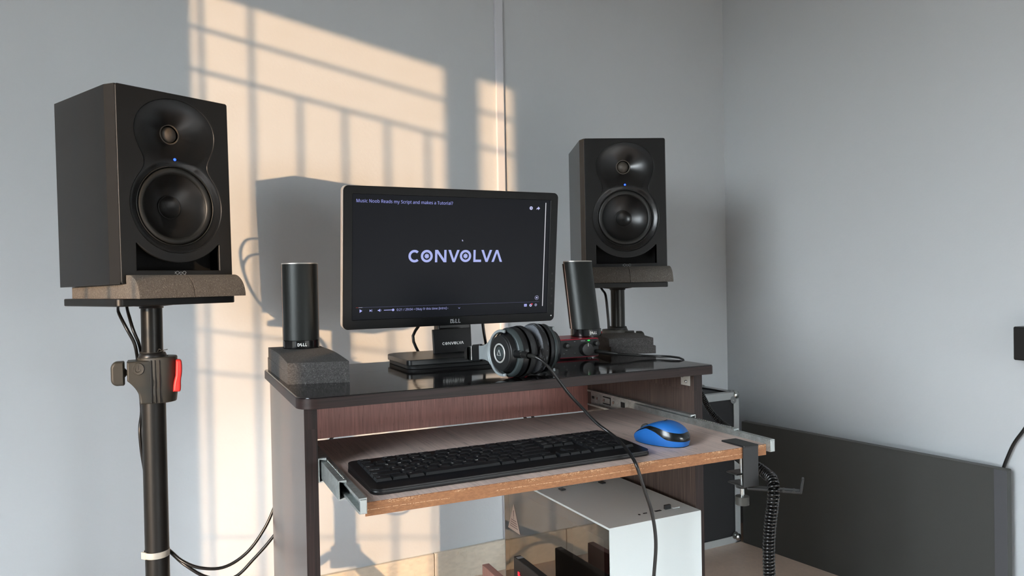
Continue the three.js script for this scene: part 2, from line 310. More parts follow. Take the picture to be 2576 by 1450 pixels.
// ---------------------------------------------------------------- studio monitor speakers on stands with foam pads
function figureEight() {                                                  // outline of the sunken baffle: two smoothly joined circles
  const f = (x, y) => { const a = Math.hypot(x, (y - 0.285) * (y > 0.285 ? 1.25 : 1)) - 0.0782, b = Math.hypot(x, y - 0.1465) - 0.0895, k = 0.035, h = Math.max(k - Math.abs(a - b), 0) / k; return Math.min(a, b) - h * h * k * 0.25; };
  const ray = (cx, cy, t, grow = 0) => { let lo = 0, hi = 0.16; const dx = Math.cos(t), dy = Math.sin(t); for (let i = 0; i < 40; i++) { const m = (lo + hi) / 2; f(cx + dx * m, cy + dy * m) < grow ? (lo = m) : (hi = m); } return [cx + dx * lo, cy + dy * lo]; };
  return { f, ray };
}
const WAIST = 0.2275, UP = [0, 0.285], LOW = [0, 0.1465];
const bowl = (x, y) => { const r1 = Math.hypot(x, (y - UP[1]) * (y > UP[1] ? 1.25 : 1)), r2 = Math.hypot(x, y - LOW[1]); const a = Math.pow(Math.max(0, 1 - r1 / 0.0778), 1.5), b = Math.max(0, Math.min(1, (0.0895 - r2) / 0.0155)); return -0.0014 - 0.033 * a - 0.0055 * b * b * (3 - 2 * b); };
function dished(c, r0, isUp) {                                            // the sunken surface round one driver
  const { ray } = figureEight(), N = 480, R = 12;
  return grid((u, v) => {
    const t = u * Math.PI * 2; let p = ray(c[0], c[1], t, -0.0003);
    if (isUp ? p[1] < WAIST : p[1] > WAIST) { const k = (WAIST - c[1]) / (p[1] - c[1]); p = [c[0] + (p[0] - c[0]) * k, WAIST]; }
    const q = [c[0] + Math.cos(t) * r0, c[1] + Math.sin(t) * r0], x = q[0] + (p[0] - q[0]) * v, y = q[1] + (p[1] - q[1]) * v;
    return [x, y, bowl(x, y)];
  }, N, R, true);
}
function makeMonitorSpeaker(name, label, pos, turn, tilt) {
  const t = thing(name, label, 'speaker', pos, turn, undefined); t.rotation.order = 'YXZ'; t.rotation.x = tilt;
  const W = 0.1095, H = 0.3586, CX = 0.0078, CZ = 0.0266, B = W + CX, { ray } = figureEight();
  const ring = roundRect(-B, 0, B, H, 0), bore = new THREE.Path(); bore.moveTo(-B + 0.012, 0.012); bore.lineTo(-B + 0.012, H - 0.012); bore.lineTo(B - 0.012, H - 0.012); bore.lineTo(B - 0.012, 0.012); bore.closePath(); ring.holes.push(bore);
  obj('cabinet', [metres(box(-B, B, 0, H, -0.2300, -0.048)), metres(extrude(ring, 0.048 - CZ).translate(0, 0, -0.048))], M.vinyl, t);
  const face = roundRect(-W, 0, W, H, 0.0045), eight = new THREE.Path();
  const pts = [];
  for (let i = 0; i <= 70; i++) { const a = -0.28 * Math.PI + (i / 70) * 1.56 * Math.PI; const p = ray(...UP, a); if (p[1] >= WAIST) pts.push(p); }
  for (let i = 0; i <= 90; i++) { const a = 0.72 * Math.PI + (i / 90) * 1.56 * Math.PI; const p = ray(...LOW, a); if (p[1] < WAIST) pts.push(p); }
  pts.forEach((p, i) => (i ? eight.lineTo(...p) : eight.moveTo(...p))); eight.closePath(); face.holes.push(eight);
  const port = new THREE.Path(), R = 0.108; port.moveTo(-0.081, 0.0245); port.lineTo(0.082, 0.0245); port.lineTo(0.082, 0.0735);
  for (let i = 0; i <= 24; i++) { const x = 0.08 - (0.16 * i) / 24; port.lineTo(x, LOW[1] - Math.sqrt(R * R - x * x)); } port.lineTo(-0.081, 0.0735); port.closePath(); face.holes.push(port);
  const fg = extrude(face, 0.007, 0.0018, 4, 8); fg.translate(0, 0, -0.007);
  // the baffle's flanks splay out to the cabinet
  const c = [[-W, 0, -0.0050], [W, 0, -0.0050], [W, H, -0.0050], [-W, H, -0.0050]], d = [[-B, 0, -CZ], [B, 0, -CZ], [B, H, -CZ], [-B, H, -CZ]], flank = [];
  for (let i = 0; i < 4; i++) { const j = (i + 1) % 4; flank.push(...d[i], ...d[j], ...c[j], ...d[i], ...c[j], ...c[i]); }
  const sg = new THREE.BufferGeometry(); sg.setAttribute('position', new THREE.Float32BufferAttribute(flank, 3)); sg.computeVertexNormals();
  obj('front_baffle', [fg, sg], M.baffle, t);
  obj('waveguide', dished(UP, 0.0185, true), M.waveguide, t);
  obj('woofer_surround_plate', dished(LOW, 0.0755, false), M.waveguide, t);
  obj('tweeter', [at(new THREE.SphereGeometry(0.017, 32, 12, 0, Math.PI * 2, 0, Math.PI * 0.36), 0, UP[1], bowl(0, UP[1]) + 0.0005, Math.PI / 2), at(new THREE.TorusGeometry(0.0182, 0.0016, 10, 48), 0, UP[1], bowl(0.0185, UP[1]))], M.dome, t);
  const zw = bowl(0.0755, LOW[1]) ;
  const wf = obj('woofer_cone', at(lathe([[0.0605, -0.004], [0.055, -0.009], [0.045, -0.0155], [0.033, -0.0215], [0.0215, -0.0255]]), 0, LOW[1], zw, Math.PI / 2), M.cone, t);
  const sur = []; for (let i = 0; i <= 16; i++) { const a = (i / 16) * Math.PI; sur.push([0.0672 + 0.0062 * Math.cos(a), 0.0052 * Math.sin(a) - 0.003]); }
  obj('surround', at(lathe([[0.0765, -0.0005], [0.0758, 0.0016], [0.0745, 0.0018], [0.0736, -0.003], ...sur, [0.0605, -0.004]], 80), 0, LOW[1], zw, Math.PI / 2), M.rubber, t);
  obj('dust_cap', at(lathe([[0.0222, -0.0245], [0.0225, -0.0235], [0.0212, -0.0238], [0.018, -0.027], [0.012, -0.0298], [0.006, -0.0312], [0.0001, -0.0317]]), 0, LOW[1], zw, Math.PI / 2), M.cone, t).userData = {};
  obj('power_light', at(new THREE.SphereGeometry(0.0026, 16, 8), 0.001, 0.2352, bowl(0, 0.2352) + 0.0002, 0, 0, 0).scale(1, 1, 1), M.ledBlue, t);
  obj('port_lining', box(-0.088, 0.088, 0.014, 0.082, -0.0440, -0.0436), M.blackHole, t);
  const wave = []; for (let k = 0; k < 3; k++) wave.push(tube(Array.from({ length: 9 }, (_, i) => [-0.011 + i * 0.0028, 0.0176 + 0.0050 * Math.sin(i * 0.85 + k * 2.1) * (k === 2 ? 0.7 : 1), 0.0002]), 0.0006, 32, 5));
  obj('badge', wave, M.print, t);
  // amplifier plate with its two plugs on the back
  obj('amplifier_plate', box(-0.095, 0.095, 0.02, 0.30, -0.2330, -0.2298, 0.001), M.matteBlack, t);
  return t;
}
const L_TURN = 0.4545, R_TURN = -0.415;
makeMonitorSpeaker('studio_monitor_speaker', 'big black studio monitor speaker at left, nearest to the viewer, half lit by sun', [0.0842, 0.9275, 0.5735], L_TURN, -0.0186);
makeMonitorSpeaker('studio_monitor_speaker', 'black studio monitor speaker in the shade behind the right end of the desk', [1.1755, 0.936, 0.4974], R_TURN, -0.012);

const PAD_TOP = 0.0265;
function sunTonedPad(pos, turn, x0, x1, label) {
  const s = new THREE.Shape(); s.moveTo(-0.2125, 0); s.lineTo(0.05, 0); s.absellipse(0.012, 0, 0.038, PAD_TOP + 0.0155, 0, Math.PI / 2); s.lineTo(0.0035, PAD_TOP + 0.0155); s.lineTo(0.0035, PAD_TOP - 0.0002); s.lineTo(-0.2125, PAD_TOP - 0.0044); s.closePath();
  const g = extrude(s, x1 - x0, 0.0006, 1, 20); g.rotateY(-Math.PI / 2).scale(1, 1, 1);
  // the profile's x now runs along z; put it between x0 and x1
  g.rotateY(0).translate(x1, 0, 0);
  const o = obj('foam_pad', metres(g), M.sunTonedPad); o.position.set(...pos); o.rotation.y = turn;
  return tag(o, label, 'foam pad', undefined);
}
const shift = (p, turn, x, y, z) => [p[0] + Math.cos(turn) * x + Math.sin(turn) * z, p[1] + y, p[2] - Math.sin(turn) * x + Math.cos(turn) * z];
function speakerStand(label, pos, plateTop, plateTurn, collarTurn, collarY, legTurn) {
  const t = thing('speaker_stand', label, 'stand', pos, 0);
  const pg = extrude(roundRect(-0.117, -0.111, 0.117, 0.113, 0.011), 0.0142, 0.002, 3, 8); pg.rotateX(-Math.PI / 2);
  obj('platform', at(pg, 0, plateTop - 0.0142, 0, 0, plateTurn), M.blackMetal, t);
  obj('platform_socket', at(lathe([[0.0001, 0], [0.04, 0], [0.04, -0.0025], [0.0222, -0.0045], [0.0220, -0.008], [0.0198, -0.008]], 32), 0, plateTop - 0.014, 0), M.blackMetal, t);
  obj('upper_pole', at(cyl(0.0196, 0.0196, plateTop - 0.6, 40), 0, 0.3 + plateTop / 2, 0), M.poleUpper, t);
  obj('lower_pole', at(cyl(0.0222, 0.0222, collarY - 0.25, 40), 0, (collarY + 0.05) / 2 + 0.06, 0), M.poleLower, t);
  // clamp collar seen square-on; its own x runs along the knob-to-lever line
  const y = collarY, S = new THREE.Shape(); S.moveTo(-0.0505, y - 0.001); S.lineTo(-0.0505, y - 0.038); S.lineTo(-0.046, y - 0.042); S.quadraticCurveTo(-0.028, y - 0.058, -0.0262, y - 0.075); S.lineTo(-0.0255, y - 0.085); S.lineTo(0.008, y - 0.085); S.lineTo(0.010, y); S.closePath();
  const rot = (g) => at(g.scale(0.88, 1, 1), 0, 0, 0, 0, collarTurn), c = obj('clamp_collar', rot(extrude(S, 0.050, 0.0035, 4, 12).translate(0, 0, -0.022)), M.nylon, t);
  obj('collar_barrel', rot(at(lathe([[0.0200, -0.0855], [0.0330, -0.0855], [0.0345, -0.084], [0.0375, -0.060], [0.0355, -0.045], [0.0372, -0.030], [0.0375, 0.003], [0.0360, 0.0050], [0.0200, 0.0050]], 48).scale(1.1, 1, 0.82), 0.010, y, -0.001)), M.nylon, c);
  obj('collar_rib', rot(box(-0.004, -0.001, y - 0.084, y, 0.026, 0.0305, 0.001)), M.nylonDark, c);
  obj('collar_rib', rot(box(0.004, 0.0065, y - 0.084, y, 0.026, 0.031, 0.001)), M.nylonDark, c);
  obj('collar_rib', rot(box(0.0125, 0.015, y - 0.084, y, 0.026, 0.0315, 0.001)), M.nylonDark, c);
  obj('collar_ring', at(lathe([[0.0198, 0.010], [0.0235, 0.010], [0.026, 0.003], [0.026, -0.01], [0.0198, -0.01]], 40), 0, y + 0.003, 0), M.nylonDark, c);
  const em = obj('emblem', rot(at(lathe([[0.0001, 0.0015], [0.0098, 0.0015], [0.0106, 0.0024], [0.0116, 0.0022], [0.0122, 0]], 36), -0.028, y - 0.0155, 0.0278, Math.PI / 2)), M.nylon, c);
  const arc = Array.from({ length: 11 }, (_, i) => { const a = Math.PI * (0.75 + (1.25 * i) / 10); return [-0.029 + 0.005 * Math.cos(a), y - 0.0165 + 0.005 * Math.sin(a), 0.0296]; });
  obj('emblem_mark', rot(join([tube(arc, 0.0005, 20, 6), tube([[-0.028, y - 0.009, 0.0296], [-0.028, y - 0.013, 0.0296], [-0.028, y - 0.0165, 0.0296]], 0.0005, 6, 6), tube([[-0.0235, y - 0.016, 0.0296], [-0.0238, y - 0.018, 0.0296], [-0.025, y - 0.020, 0.0296]], 0.0006, 6, 6)])), M.nylonDark, c);
  const K = roundRect(-0.0835, y - 0.0485, -0.0565, y - 0.001, [0.013, 0.003, 0.003, 0.013]);
  const k = obj('tightening_knob', rot(extrude(K, 0.022, 0.005, 4, 10).translate(0, 0, -0.011)), M.nylon, t);
  obj('knob_stem', rot(join([at(cyl(0.0055, 0.0055, 0.016, 20), -0.0515, y - 0.024, 0, 0, 0, Math.PI / 2), at(cyl(0.011, 0.004, 0.006, 20), -0.0545, y - 0.024, 0, 0, 0, -Math.PI / 2)])), M.nylonDark, k);
  const Lv = new THREE.Shape(); Lv.moveTo(0.0475, y - 0.003); Lv.quadraticCurveTo(0.059, y + 0.001, 0.0598, y - 0.008); Lv.quadraticCurveTo(0.061, y - 0.022, 0.0588, y - 0.034); Lv.quadraticCurveTo(0.0568, y - 0.042, 0.0572, y - 0.054); Lv.quadraticCurveTo(0.057, y - 0.066, 0.053, y - 0.0655); Lv.lineTo(0.0405, y - 0.065); Lv.quadraticCurveTo(0.0405, y - 0.05, 0.046, y - 0.034); Lv.closePath();
  obj('release_lever', rot(extrude(Lv, 0.022, 0.004, 3, 10).translate(0, 0, 0.006)), M.red, t);
  obj('lever_hinge', rot(box(0.036, 0.0475, y - 0.06, y - 0.002, -0.011, 0.013, 0.003)), M.nylonDark, c);
  obj('base_hub', at(cyl(0.032, 0.03, 0.06, 28), 0, 0.225, 0), M.nylonDark, t);
  for (let i = 0; i < 3; i++) {
    const a = legTurn + (i * 2 * Math.PI) / 3, dx = Math.cos(a), dz = Math.sin(a);
    const leg = obj('leg', tube([[0.028 * dx, 0.235, 0.028 * dz], [0.15 * dx, 0.13, 0.15 * dz], [0.26 * dx, 0.0135, 0.26 * dz]], 0.011, 20, 12), M.poleLower, t);
    obj('rubber_foot', new THREE.SphereGeometry(0.0135, 16, 10).translate(0.26 * dx, 0.0135, 0.26 * dz), M.rubber, leg);
    obj('leg_brace', tube([[0.02 * dx, 0.10, 0.02 * dz], [0.09 * dx, 0.14, 0.09 * dz], [0.15 * dx, 0.13, 0.15 * dz]], 0.006, 12, 8), M.poleLower, leg);
  }
  obj('lower_hub', at(cyl(0.026, 0.026, 0.05, 28), 0, 0.1, 0), M.nylonDark, t);
  return t;
}
const LP = [0.0842, 0.9010, 0.5735], RP = [1.1731, 0.9095, 0.4974];
sunTonedPad(LP, L_TURN, -0.1035, -0.0004, 'sunlit left-hand half of the curved foam pads under the big left speaker');
sunTonedPad(LP, L_TURN, 0.0004, 0.1055, 'right-hand half of the curved foam pads under the big left speaker');
sunTonedPad(RP, R_TURN, -0.1035, -0.0004, 'left-hand half of the curved foam pads under the shaded right speaker');
sunTonedPad(RP, R_TURN, 0.0004, 0.1135, 'right-hand half of the curved foam pads under the shaded right speaker');
speakerStand('tall black speaker stand at left with red lever and round emblem on its collar', [0.0355, 0, 0.4735], 0.9010, L_TURN, -0.05, 0.778, -0.2);
speakerStand('black speaker stand behind the right end of the desk, mostly hidden', [1.2205, 0, 0.390], 0.9095, R_TURN, Math.PI - 0.62, 0.772, 1.745);

// ---------------------------------------------------------------- the computer monitor
function drawLogo(g, cx, cy, h, color) {                                  // the wordmark in strokes: C O N V O L V and an open A, asterisks in both Os
  const w = h * 0.2, r = (h - w) / 2; g.strokeStyle = color; g.fillStyle = color; g.lineWidth = w; g.lineJoin = 'miter'; g.lineCap = 'butt';
  const adv = [1.02, 1.19, 1.13, 1.0, 1.19, 0.70, 0.93, 0.98].map((a) => a * h), total = adv.reduce((a, b) => a + b) - 0.1 * h; let x = cx - total / 2;
  const y0 = cy - h / 2, y1 = cy + h / 2;
  const line = (...p) => { g.beginPath(); p.forEach(([a, b], i) => (i ? g.lineTo(a, b) : g.moveTo(a, b))); g.stroke(); };
  'CONVOLVA'.split('').forEach((c, i) => {
    const m = x + h / 2;
    if (c === 'C') { g.beginPath(); g.arc(m, cy, r, 0.26 * Math.PI, 1.74 * Math.PI); g.stroke(); }
    if (c === 'O') { g.beginPath(); g.arc(m, cy, r, 0, 7); g.stroke(); g.lineWidth = w * 0.48; for (let k = 0; k < 4; k++) { const a = (k * Math.PI) / 4, q = r * 0.5; line([m - q * Math.cos(a), cy - q * Math.sin(a)], [m + q * Math.cos(a), cy + q * Math.sin(a)]); } g.lineWidth = w; }
    if (c === 'N') { const a = x + w * 0.5, b = x + h * 0.88; line([a, y1], [a, y0]); line([b, y1], [b, y0]); g.beginPath(); g.moveTo(a - w / 2, y0); g.lineTo(a + w * 0.75, y0); g.lineTo(b + w / 2, y1); g.lineTo(b - w * 0.75, y1); g.fill(); }
    if (c === 'V' || c === 'A') { const [t, b] = c === 'V' ? [y0, y1] : [y1, y0], a = x, e = x + h * 0.98, mm = (a + e) / 2; g.beginPath(); g.moveTo(a, t); g.lineTo(a + w * 1.1, t); g.lineTo(mm, b + (t - b) * 0.26); g.lineTo(e - w * 1.1, t); g.lineTo(e, t); g.lineTo(mm + w * 0.5, b); g.lineTo(mm - w * 0.5, b); g.fill(); }
    if (c === 'L') { line([x + w * 0.5, y0], [x + w * 0.5, y1 - w / 2], [x + h * 0.7, y1 - w / 2]); }
    x += adv[i];
  });
}
function canvasTexture(w, h, draw) {
  const c = document.createElement('canvas'); c.width = w; c.height = h; draw(c.getContext('2d'), w, h);
  const t = new THREE.CanvasTexture(c); t.colorSpace = THREE.SRGBColorSpace; t.magFilter = THREE.LinearFilter; t.minFilter = THREE.LinearFilter; return t;
}
const MON_TURN = -0.0344, MON_TILT = 0.1107;
{
  const W = 0.4670, H = 0.281, tl = V(0.3622, 1.1088, 0.7114), c = Math.cos(MON_TURN), s = Math.sin(MON_TURN);
  const mid = [tl.x + c * W / 2, 0, tl.z - s * W / 2];                    // top edge centre
  const t = thing('computer_monitor', 'black widescreen computer monitor showing a dark video page, standing on the desk', 'monitor', [mid[0], TOP, mid[2]], MON_TURN);
  // panel axes: y down from the top edge, leaning so that the top comes forward
  const put = (g) => at(g, 0, tl.y - TOP, 0, MON_TILT);
  const P = (g) => put(g.translate(0, -H / 2, 0));
  obj('rear_shell', P(join([extrude(roundRect(-W / 2, -H / 2, W / 2, H / 2, 0.011), 0.018, 0.003, 3, 10).translate(0, 0, -0.0245), box(-0.17, 0.17, -0.1, 0.09, -0.045, -0.02, 0.012)])), M.silverEdge, t);
  const frame = roundRect(-W / 2 + 0.0006, -H / 2 + 0.0006, W / 2 - 0.0006, H / 2 - 0.0006, 0.0105), sw = 0.2150, st = H / 2 - 0.0165, sb = -H / 2 + 0.0195;
  frame.holes.push(new THREE.Path(roundRect(-sw, sb, sw, st, 0.0005).getPoints(2)));
  obj('bezel', P(extrude(frame, 0.007, 0.0012, 3, 10).translate(0, 0, -0.007)), M.bezel, t);
  const screen = canvasTexture(1680, 958, (g, w, h) => {
    const k = w / 1680; g.fillStyle = '#0f1117'; g.fillRect(0, 0, w, h);
    g.fillStyle = '#aab0ff'; g.font = '34px sans-serif'; g.fillText('Music Noob Reads my Script and makes a Tutorial?', 26, 62);
    drawLogo(g, 838, 470, 99, '#b3bcf6');
    g.fillStyle = '#c9ccf4'; g.strokeStyle = '#c9ccf4';
    g.beginPath(); g.arc(1500, 70, 15, 0, 7); g.fill(); g.strokeStyle = '#12141a'; g.lineWidth = 3; g.beginPath(); g.moveTo(1500, 60); g.lineTo(1500, 71); g.lineTo(1507, 75); g.stroke();
    g.fillStyle = '#c9ccf4'; g.beginPath(); g.moveTo(1548, 84); g.quadraticCurveTo(1552, 64, 1566, 64); g.lineTo(1566, 54); g.lineTo(1584, 70); g.lineTo(1566, 86); g.lineTo(1566, 76); g.quadraticCurveTo(1556, 74, 1548, 84); g.fill();
    g.beginPath(); g.moveTo(886, 336); g.lineTo(886, 352); g.lineTo(890, 348); g.lineTo(894, 354); g.lineTo(897, 352); g.lineTo(893, 346); g.lineTo(898, 346); g.closePath(); g.fill();     // the pointer
    g.fillStyle = '#e8e8ee'; g.fillRect(1634, 22, 7, 880);                // the scroll bar
    g.fillStyle = '#4a4c6a'; g.fillRect(30, 862, 1574, 3); g.fillStyle = '#b9bbd0'; g.fillRect(50, 862, 30, 3); g.fillStyle = '#a03a2a'; g.fillRect(30, 862, 18, 3);
    g.fillStyle = '#b6bafc'; g.beginPath(); g.moveTo(58, 876); g.lineTo(58, 904); g.lineTo(80, 890); g.fill();
    g.beginPath(); g.moveTo(136, 880); g.lineTo(136, 900); g.lineTo(150, 890); g.fill(); g.fillRect(151, 880, 4, 20);
    g.beginPath(); g.moveTo(200, 886); g.lineTo(208, 886); g.lineTo(218, 877); g.lineTo(218, 903); g.lineTo(208, 894); g.lineTo(200, 894); g.fill(); g.strokeStyle = '#b6bafc'; g.lineWidth = 3; g.beginPath(); g.arc(216, 890, 9, -0.9, 0.9); g.stroke();
    g.fillRect(248, 887, 74, 5); g.beginPath(); g.arc(322, 890, 10, 0, 7); g.fill();
    g.font = '25px sans-serif'; g.fillText('0:21 / 29:04 \u2022 Okay fr this time [intro] \u203a', 350, 899);
    g.lineWidth = 3; g.beginPath(); g.moveTo(866, 890); g.lineTo(874, 897); g.lineTo(882, 890); g.stroke();
    g.fillRect(1462, 879, 26, 22); g.fillStyle = '#12141a'; g.fillRect(1467, 889, 16, 3);
    g.fillStyle = '#c9ccf4'; g.beginPath(); g.arc(1524, 892, 12, 0, 7); g.fill(); g.fillStyle = '#12141a'; g.beginPath(); g.arc(1524, 892, 4, 0, 7); g.fill(); g.fillStyle = '#d03048'; g.fillRect(1526, 876, 17, 11);
    g.strokeStyle = '#c9ccf4'; g.lineWidth = 4; for (const [a, b] of [[-1, -1], [1, -1], [-1, 1], [1, 1]]) { g.beginPath(); g.moveTo(1573 + a * 11, 890 + b * 4); g.lineTo(1573 + a * 4, 890 + b * 4); g.lineTo(1573 + a * 4, 890 + b * 11); g.stroke(); }
    g.lineWidth = 2.5; g.beginPath(); g.arc(1580, 828, 17, 0, 7); g.stroke(); for (let q = 0; q < 4; q++) { const a = (q * Math.PI) / 4; g.lineWidth = 4; g.beginPath(); g.moveTo(1580 - 8 * Math.cos(a), 828 - 8 * Math.sin(a)); g.lineTo(1580 + 8 * Math.cos(a), 828 + 8 * Math.sin(a)); g.stroke(); }
  });
  M.screen = phys(0x07080a, 0.36, { specularIntensity: 0.35, emissive: 0xffffff, emissiveMap: screen, emissiveIntensity: 0.9 });
  const sg = new THREE.PlaneGeometry(sw * 2, st - sb).translate(0, (st + sb) / 2, -0.0022);
  obj('screen', P(sg), M.screen, t);
  const logo = obj('maker_mark', P(text('D LL', 0.0085, 0.0003).translate(0, -H / 2 + 0.0095, 0.0001)), M.print, t);
  obj('maker_mark_letter', P(at(text('E', 0.0085, 0.0003), -0.0046, -H / 2 + 0.0095, 0.0001, 0, 0, 0.55)), M.print, logo);
  for (let k = 0; k < 5; k++) obj('menu_button', P(at(cyl(0.0022, 0.0022, 0.0006, 14), W / 2 - 0.009, -0.035 - k * 0.0165, 0.0001, Math.PI / 2)), M.matteBlack, t);
  obj('power_light', P(at(cyl(0.0014, 0.0014, 0.0008, 12), W / 2 - 0.0085, -H / 2 + 0.0125, 0.0002, Math.PI / 2)), M.printWhite, t);
  // neck and base stand squarely below
  const to = (x, y, z) => { const w = dl(x, y, z), dx = w[0] - mid[0], dz = w[2] - mid[2]; return [c * dx - s * dz, y - TOP, s * dx + c * dz]; };
  const nb = to(0.392, TOP, -0.385);
  const neck = extrude(poly([[-0.040, 0.018], [0.040, 0.018], [0.036, 0.16], [-0.036, 0.16]]), 0.03, 0.004, 3); neck.translate(nb[0], 0, nb[2] - 0.025);
  obj('neck', at(neck, 0, 0, 0), M.satinBlack, t);
  const bs = to(0.386, TOP, -0.332), base = extrude(roundRect(-0.143, -0.085, 0.143, 0.085, [0.010, 0.010, 0.035, 0.035]), 0.011, 0.0015, 2, 10); base.rotateX(-Math.PI / 2).translate(bs[0], 0.0085, bs[2]);
  obj('base_plate', base, M.satinBlack, t);
  obj('base_foot', extrude(roundRect(-0.137, -0.078, 0.137, 0.080, 0.02), 0.009, 0.001, 1, 8).rotateX(-Math.PI / 2).translate(bs[0], 0, bs[2]), M.matteBlack, t);
}
{ // the small printed card that leans on the monitor's neck
  const t = thing('name_card', 'small black card with white lettering leaning on the monitor neck', 'card', dl(0.372, TOP + 0.0197, -0.3425), DESK_TURN);
  const g = box(-0.0425, 0.0425, 0, 0.051, -0.004, 0.004, 0.001), tilt = (q) => at(q, 0, 0, 0, -0.10, 0, 0.012);
  obj('card_body', tilt(g), M.card, t);
  const tex = canvasTexture(512, 128, (q, w, h) => { q.fillStyle = '#0b0b0d'; q.fillRect(0, 0, w, h); drawLogo(q, w / 2, h / 2, 54, '#f2f2ee'); });
  obj('printed_name', tilt(new THREE.PlaneGeometry(0.0562, 0.01405).translate(0.0005, 0.0200, 0.00425)), std(0xffffff, 0.5, 0, { map: tex }), t);
}

// ---------------------------------------------------------------- on the desk
function satellite(label, pos, turn, lean) {                               // small desktop speaker: woven metal front, glossy shells behind, footed base
  const t = thing('desktop_speaker', label, 'speaker', pos, turn, 'pair of small desktop speakers'); const h0 = 0.0165, h1 = 0.168, W = 0.0342, el = (a, b, z0, n0, n1, seg = 40) => { const s = new THREE.Shape(); for (let i = 0; i <= seg; i++) { const q = n0 + ((n1 - n0) * i) / seg, p = [a * Math.cos(q), z0 + b * Math.sin(q)]; i ? s.lineTo(...p) : s.moveTo(...p); } s.closePath(); return s; };
  const up = (shape, y0, y1, bv = 0) => extrude(shape, y1 - y0, bv, 2, 8).rotateX(-Math.PI / 2).translate(0, y0, 0);    // shape's y becomes -z
  obj('grille', up(el(W, 0.030, 0, Math.PI, 2 * Math.PI), h0, h1 - 0.002), M.grille, t);
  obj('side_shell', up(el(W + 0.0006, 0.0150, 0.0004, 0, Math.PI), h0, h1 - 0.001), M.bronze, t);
  obj('seam_trim', up(el(W + 0.0009, 0.0022, 0.0030, 0, Math.PI), h0, h1 - 0.001), M.gloss, t);
  obj('rear_shell', up(el(W - 0.002, 0.024, 0.0088, 0.12, Math.PI - 0.12), h0, h1 - 0.006), M.gloss, t);
  obj('top_cap', [up(el(W + 0.0004, 0.0305, 0, Math.PI, 2 * Math.PI), h1 - 0.002, h1), up(el(W + 0.0004, 0.0124, 0, 0, Math.PI), h1 - 0.002, h1)], M.silverEdge, t);
  const b = obj('base_ring', join([up(el(W + 0.0007, 0.0310, 0, Math.PI, 2 * Math.PI), 0, h0, 0.0012), up(el(W + 0.0008, 0.034, 0, 0, Math.PI), 0, h0, 0.0012)]), M.gloss, t);
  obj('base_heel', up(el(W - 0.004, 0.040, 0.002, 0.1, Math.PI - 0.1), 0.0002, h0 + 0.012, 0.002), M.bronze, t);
  const bent = (q, x) => { const p = q.attributes.position; for (let i = 0; i < p.count; i++) { const X = p.getX(i) + x, a = X / 0.040; p.setXYZ(i, (W + 0.0008) * Math.sin(a), p.getY(i) + h0 / 2, 0.0311 * Math.cos(a) + p.getZ(i)); } q.computeVertexNormals(); return q; };
  obj('maker_mark', bent(text('D', 0.0062), -0.0076), M.printWhite, b); obj('maker_mark', bent(at(text('E', 0.0062), 0, 0, 0, 0, 0, 0.55), -0.0018), M.printWhite, b);
  obj('maker_mark', bent(text('L', 0.0062), 0.0038), M.printWhite, b); obj('maker_mark', bent(text('L', 0.0062), 0.0086), M.printWhite, b);
  if (lean) for (const o of t.children) if (!/^base/.test(o.name)) { const q = o.geometry.attributes.position; for (let i = 0; i < q.count; i++) q.setZ(i, q.getZ(i) + lean * q.getY(i)); o.geometry.computeVertexNormals(); }   // the body leans back from its level base
  return t;
}
function foamSlab(label, corners, y0, top, group) {                        // a wedge of foam: corners front left, front right, back right, back left in the desk's axes; top(z) its height
  const nx = 10, nz = 14, P = (u, v) => { const [a, b, c, d] = corners; return [(a[0] * (1 - u) + b[0] * u) * (1 - v) + (d[0] * (1 - u) + c[0] * u) * v, (a[1] * (1 - u) + b[1] * u) * (1 - v) + (d[1] * (1 - u) + c[1] * u) * v]; };
  const pt = (u, v, y) => { const [x, z] = P(u, v); return dl(x, TOP + y, z); };
  const parts = [grid((u, v) => pt(u, v, top(u, v)), nx, nz, true), grid((u, v) => pt(u, v, y0), 2, 2), grid((u, v) => pt(u, 0, y0 + (top(u, 0) - y0) * v), nx, 3, true), grid((u, v) => pt(u, 1, y0 + (top(u, 1) - y0) * v), nx, 3), grid((u, v) => pt(0, u, y0 + (top(0, u) - y0) * v), nz, 3), grid((u, v) => pt(1, u, y0 + (top(1, u) - y0) * v), nz, 3, true)];
  const g = mergeGeometries(parts.map(prep)), o = obj('foam_wedge', metres(g), M.foam); g.computeVertexNormals();
  return tag(o, label, 'foam wedge', group);
}
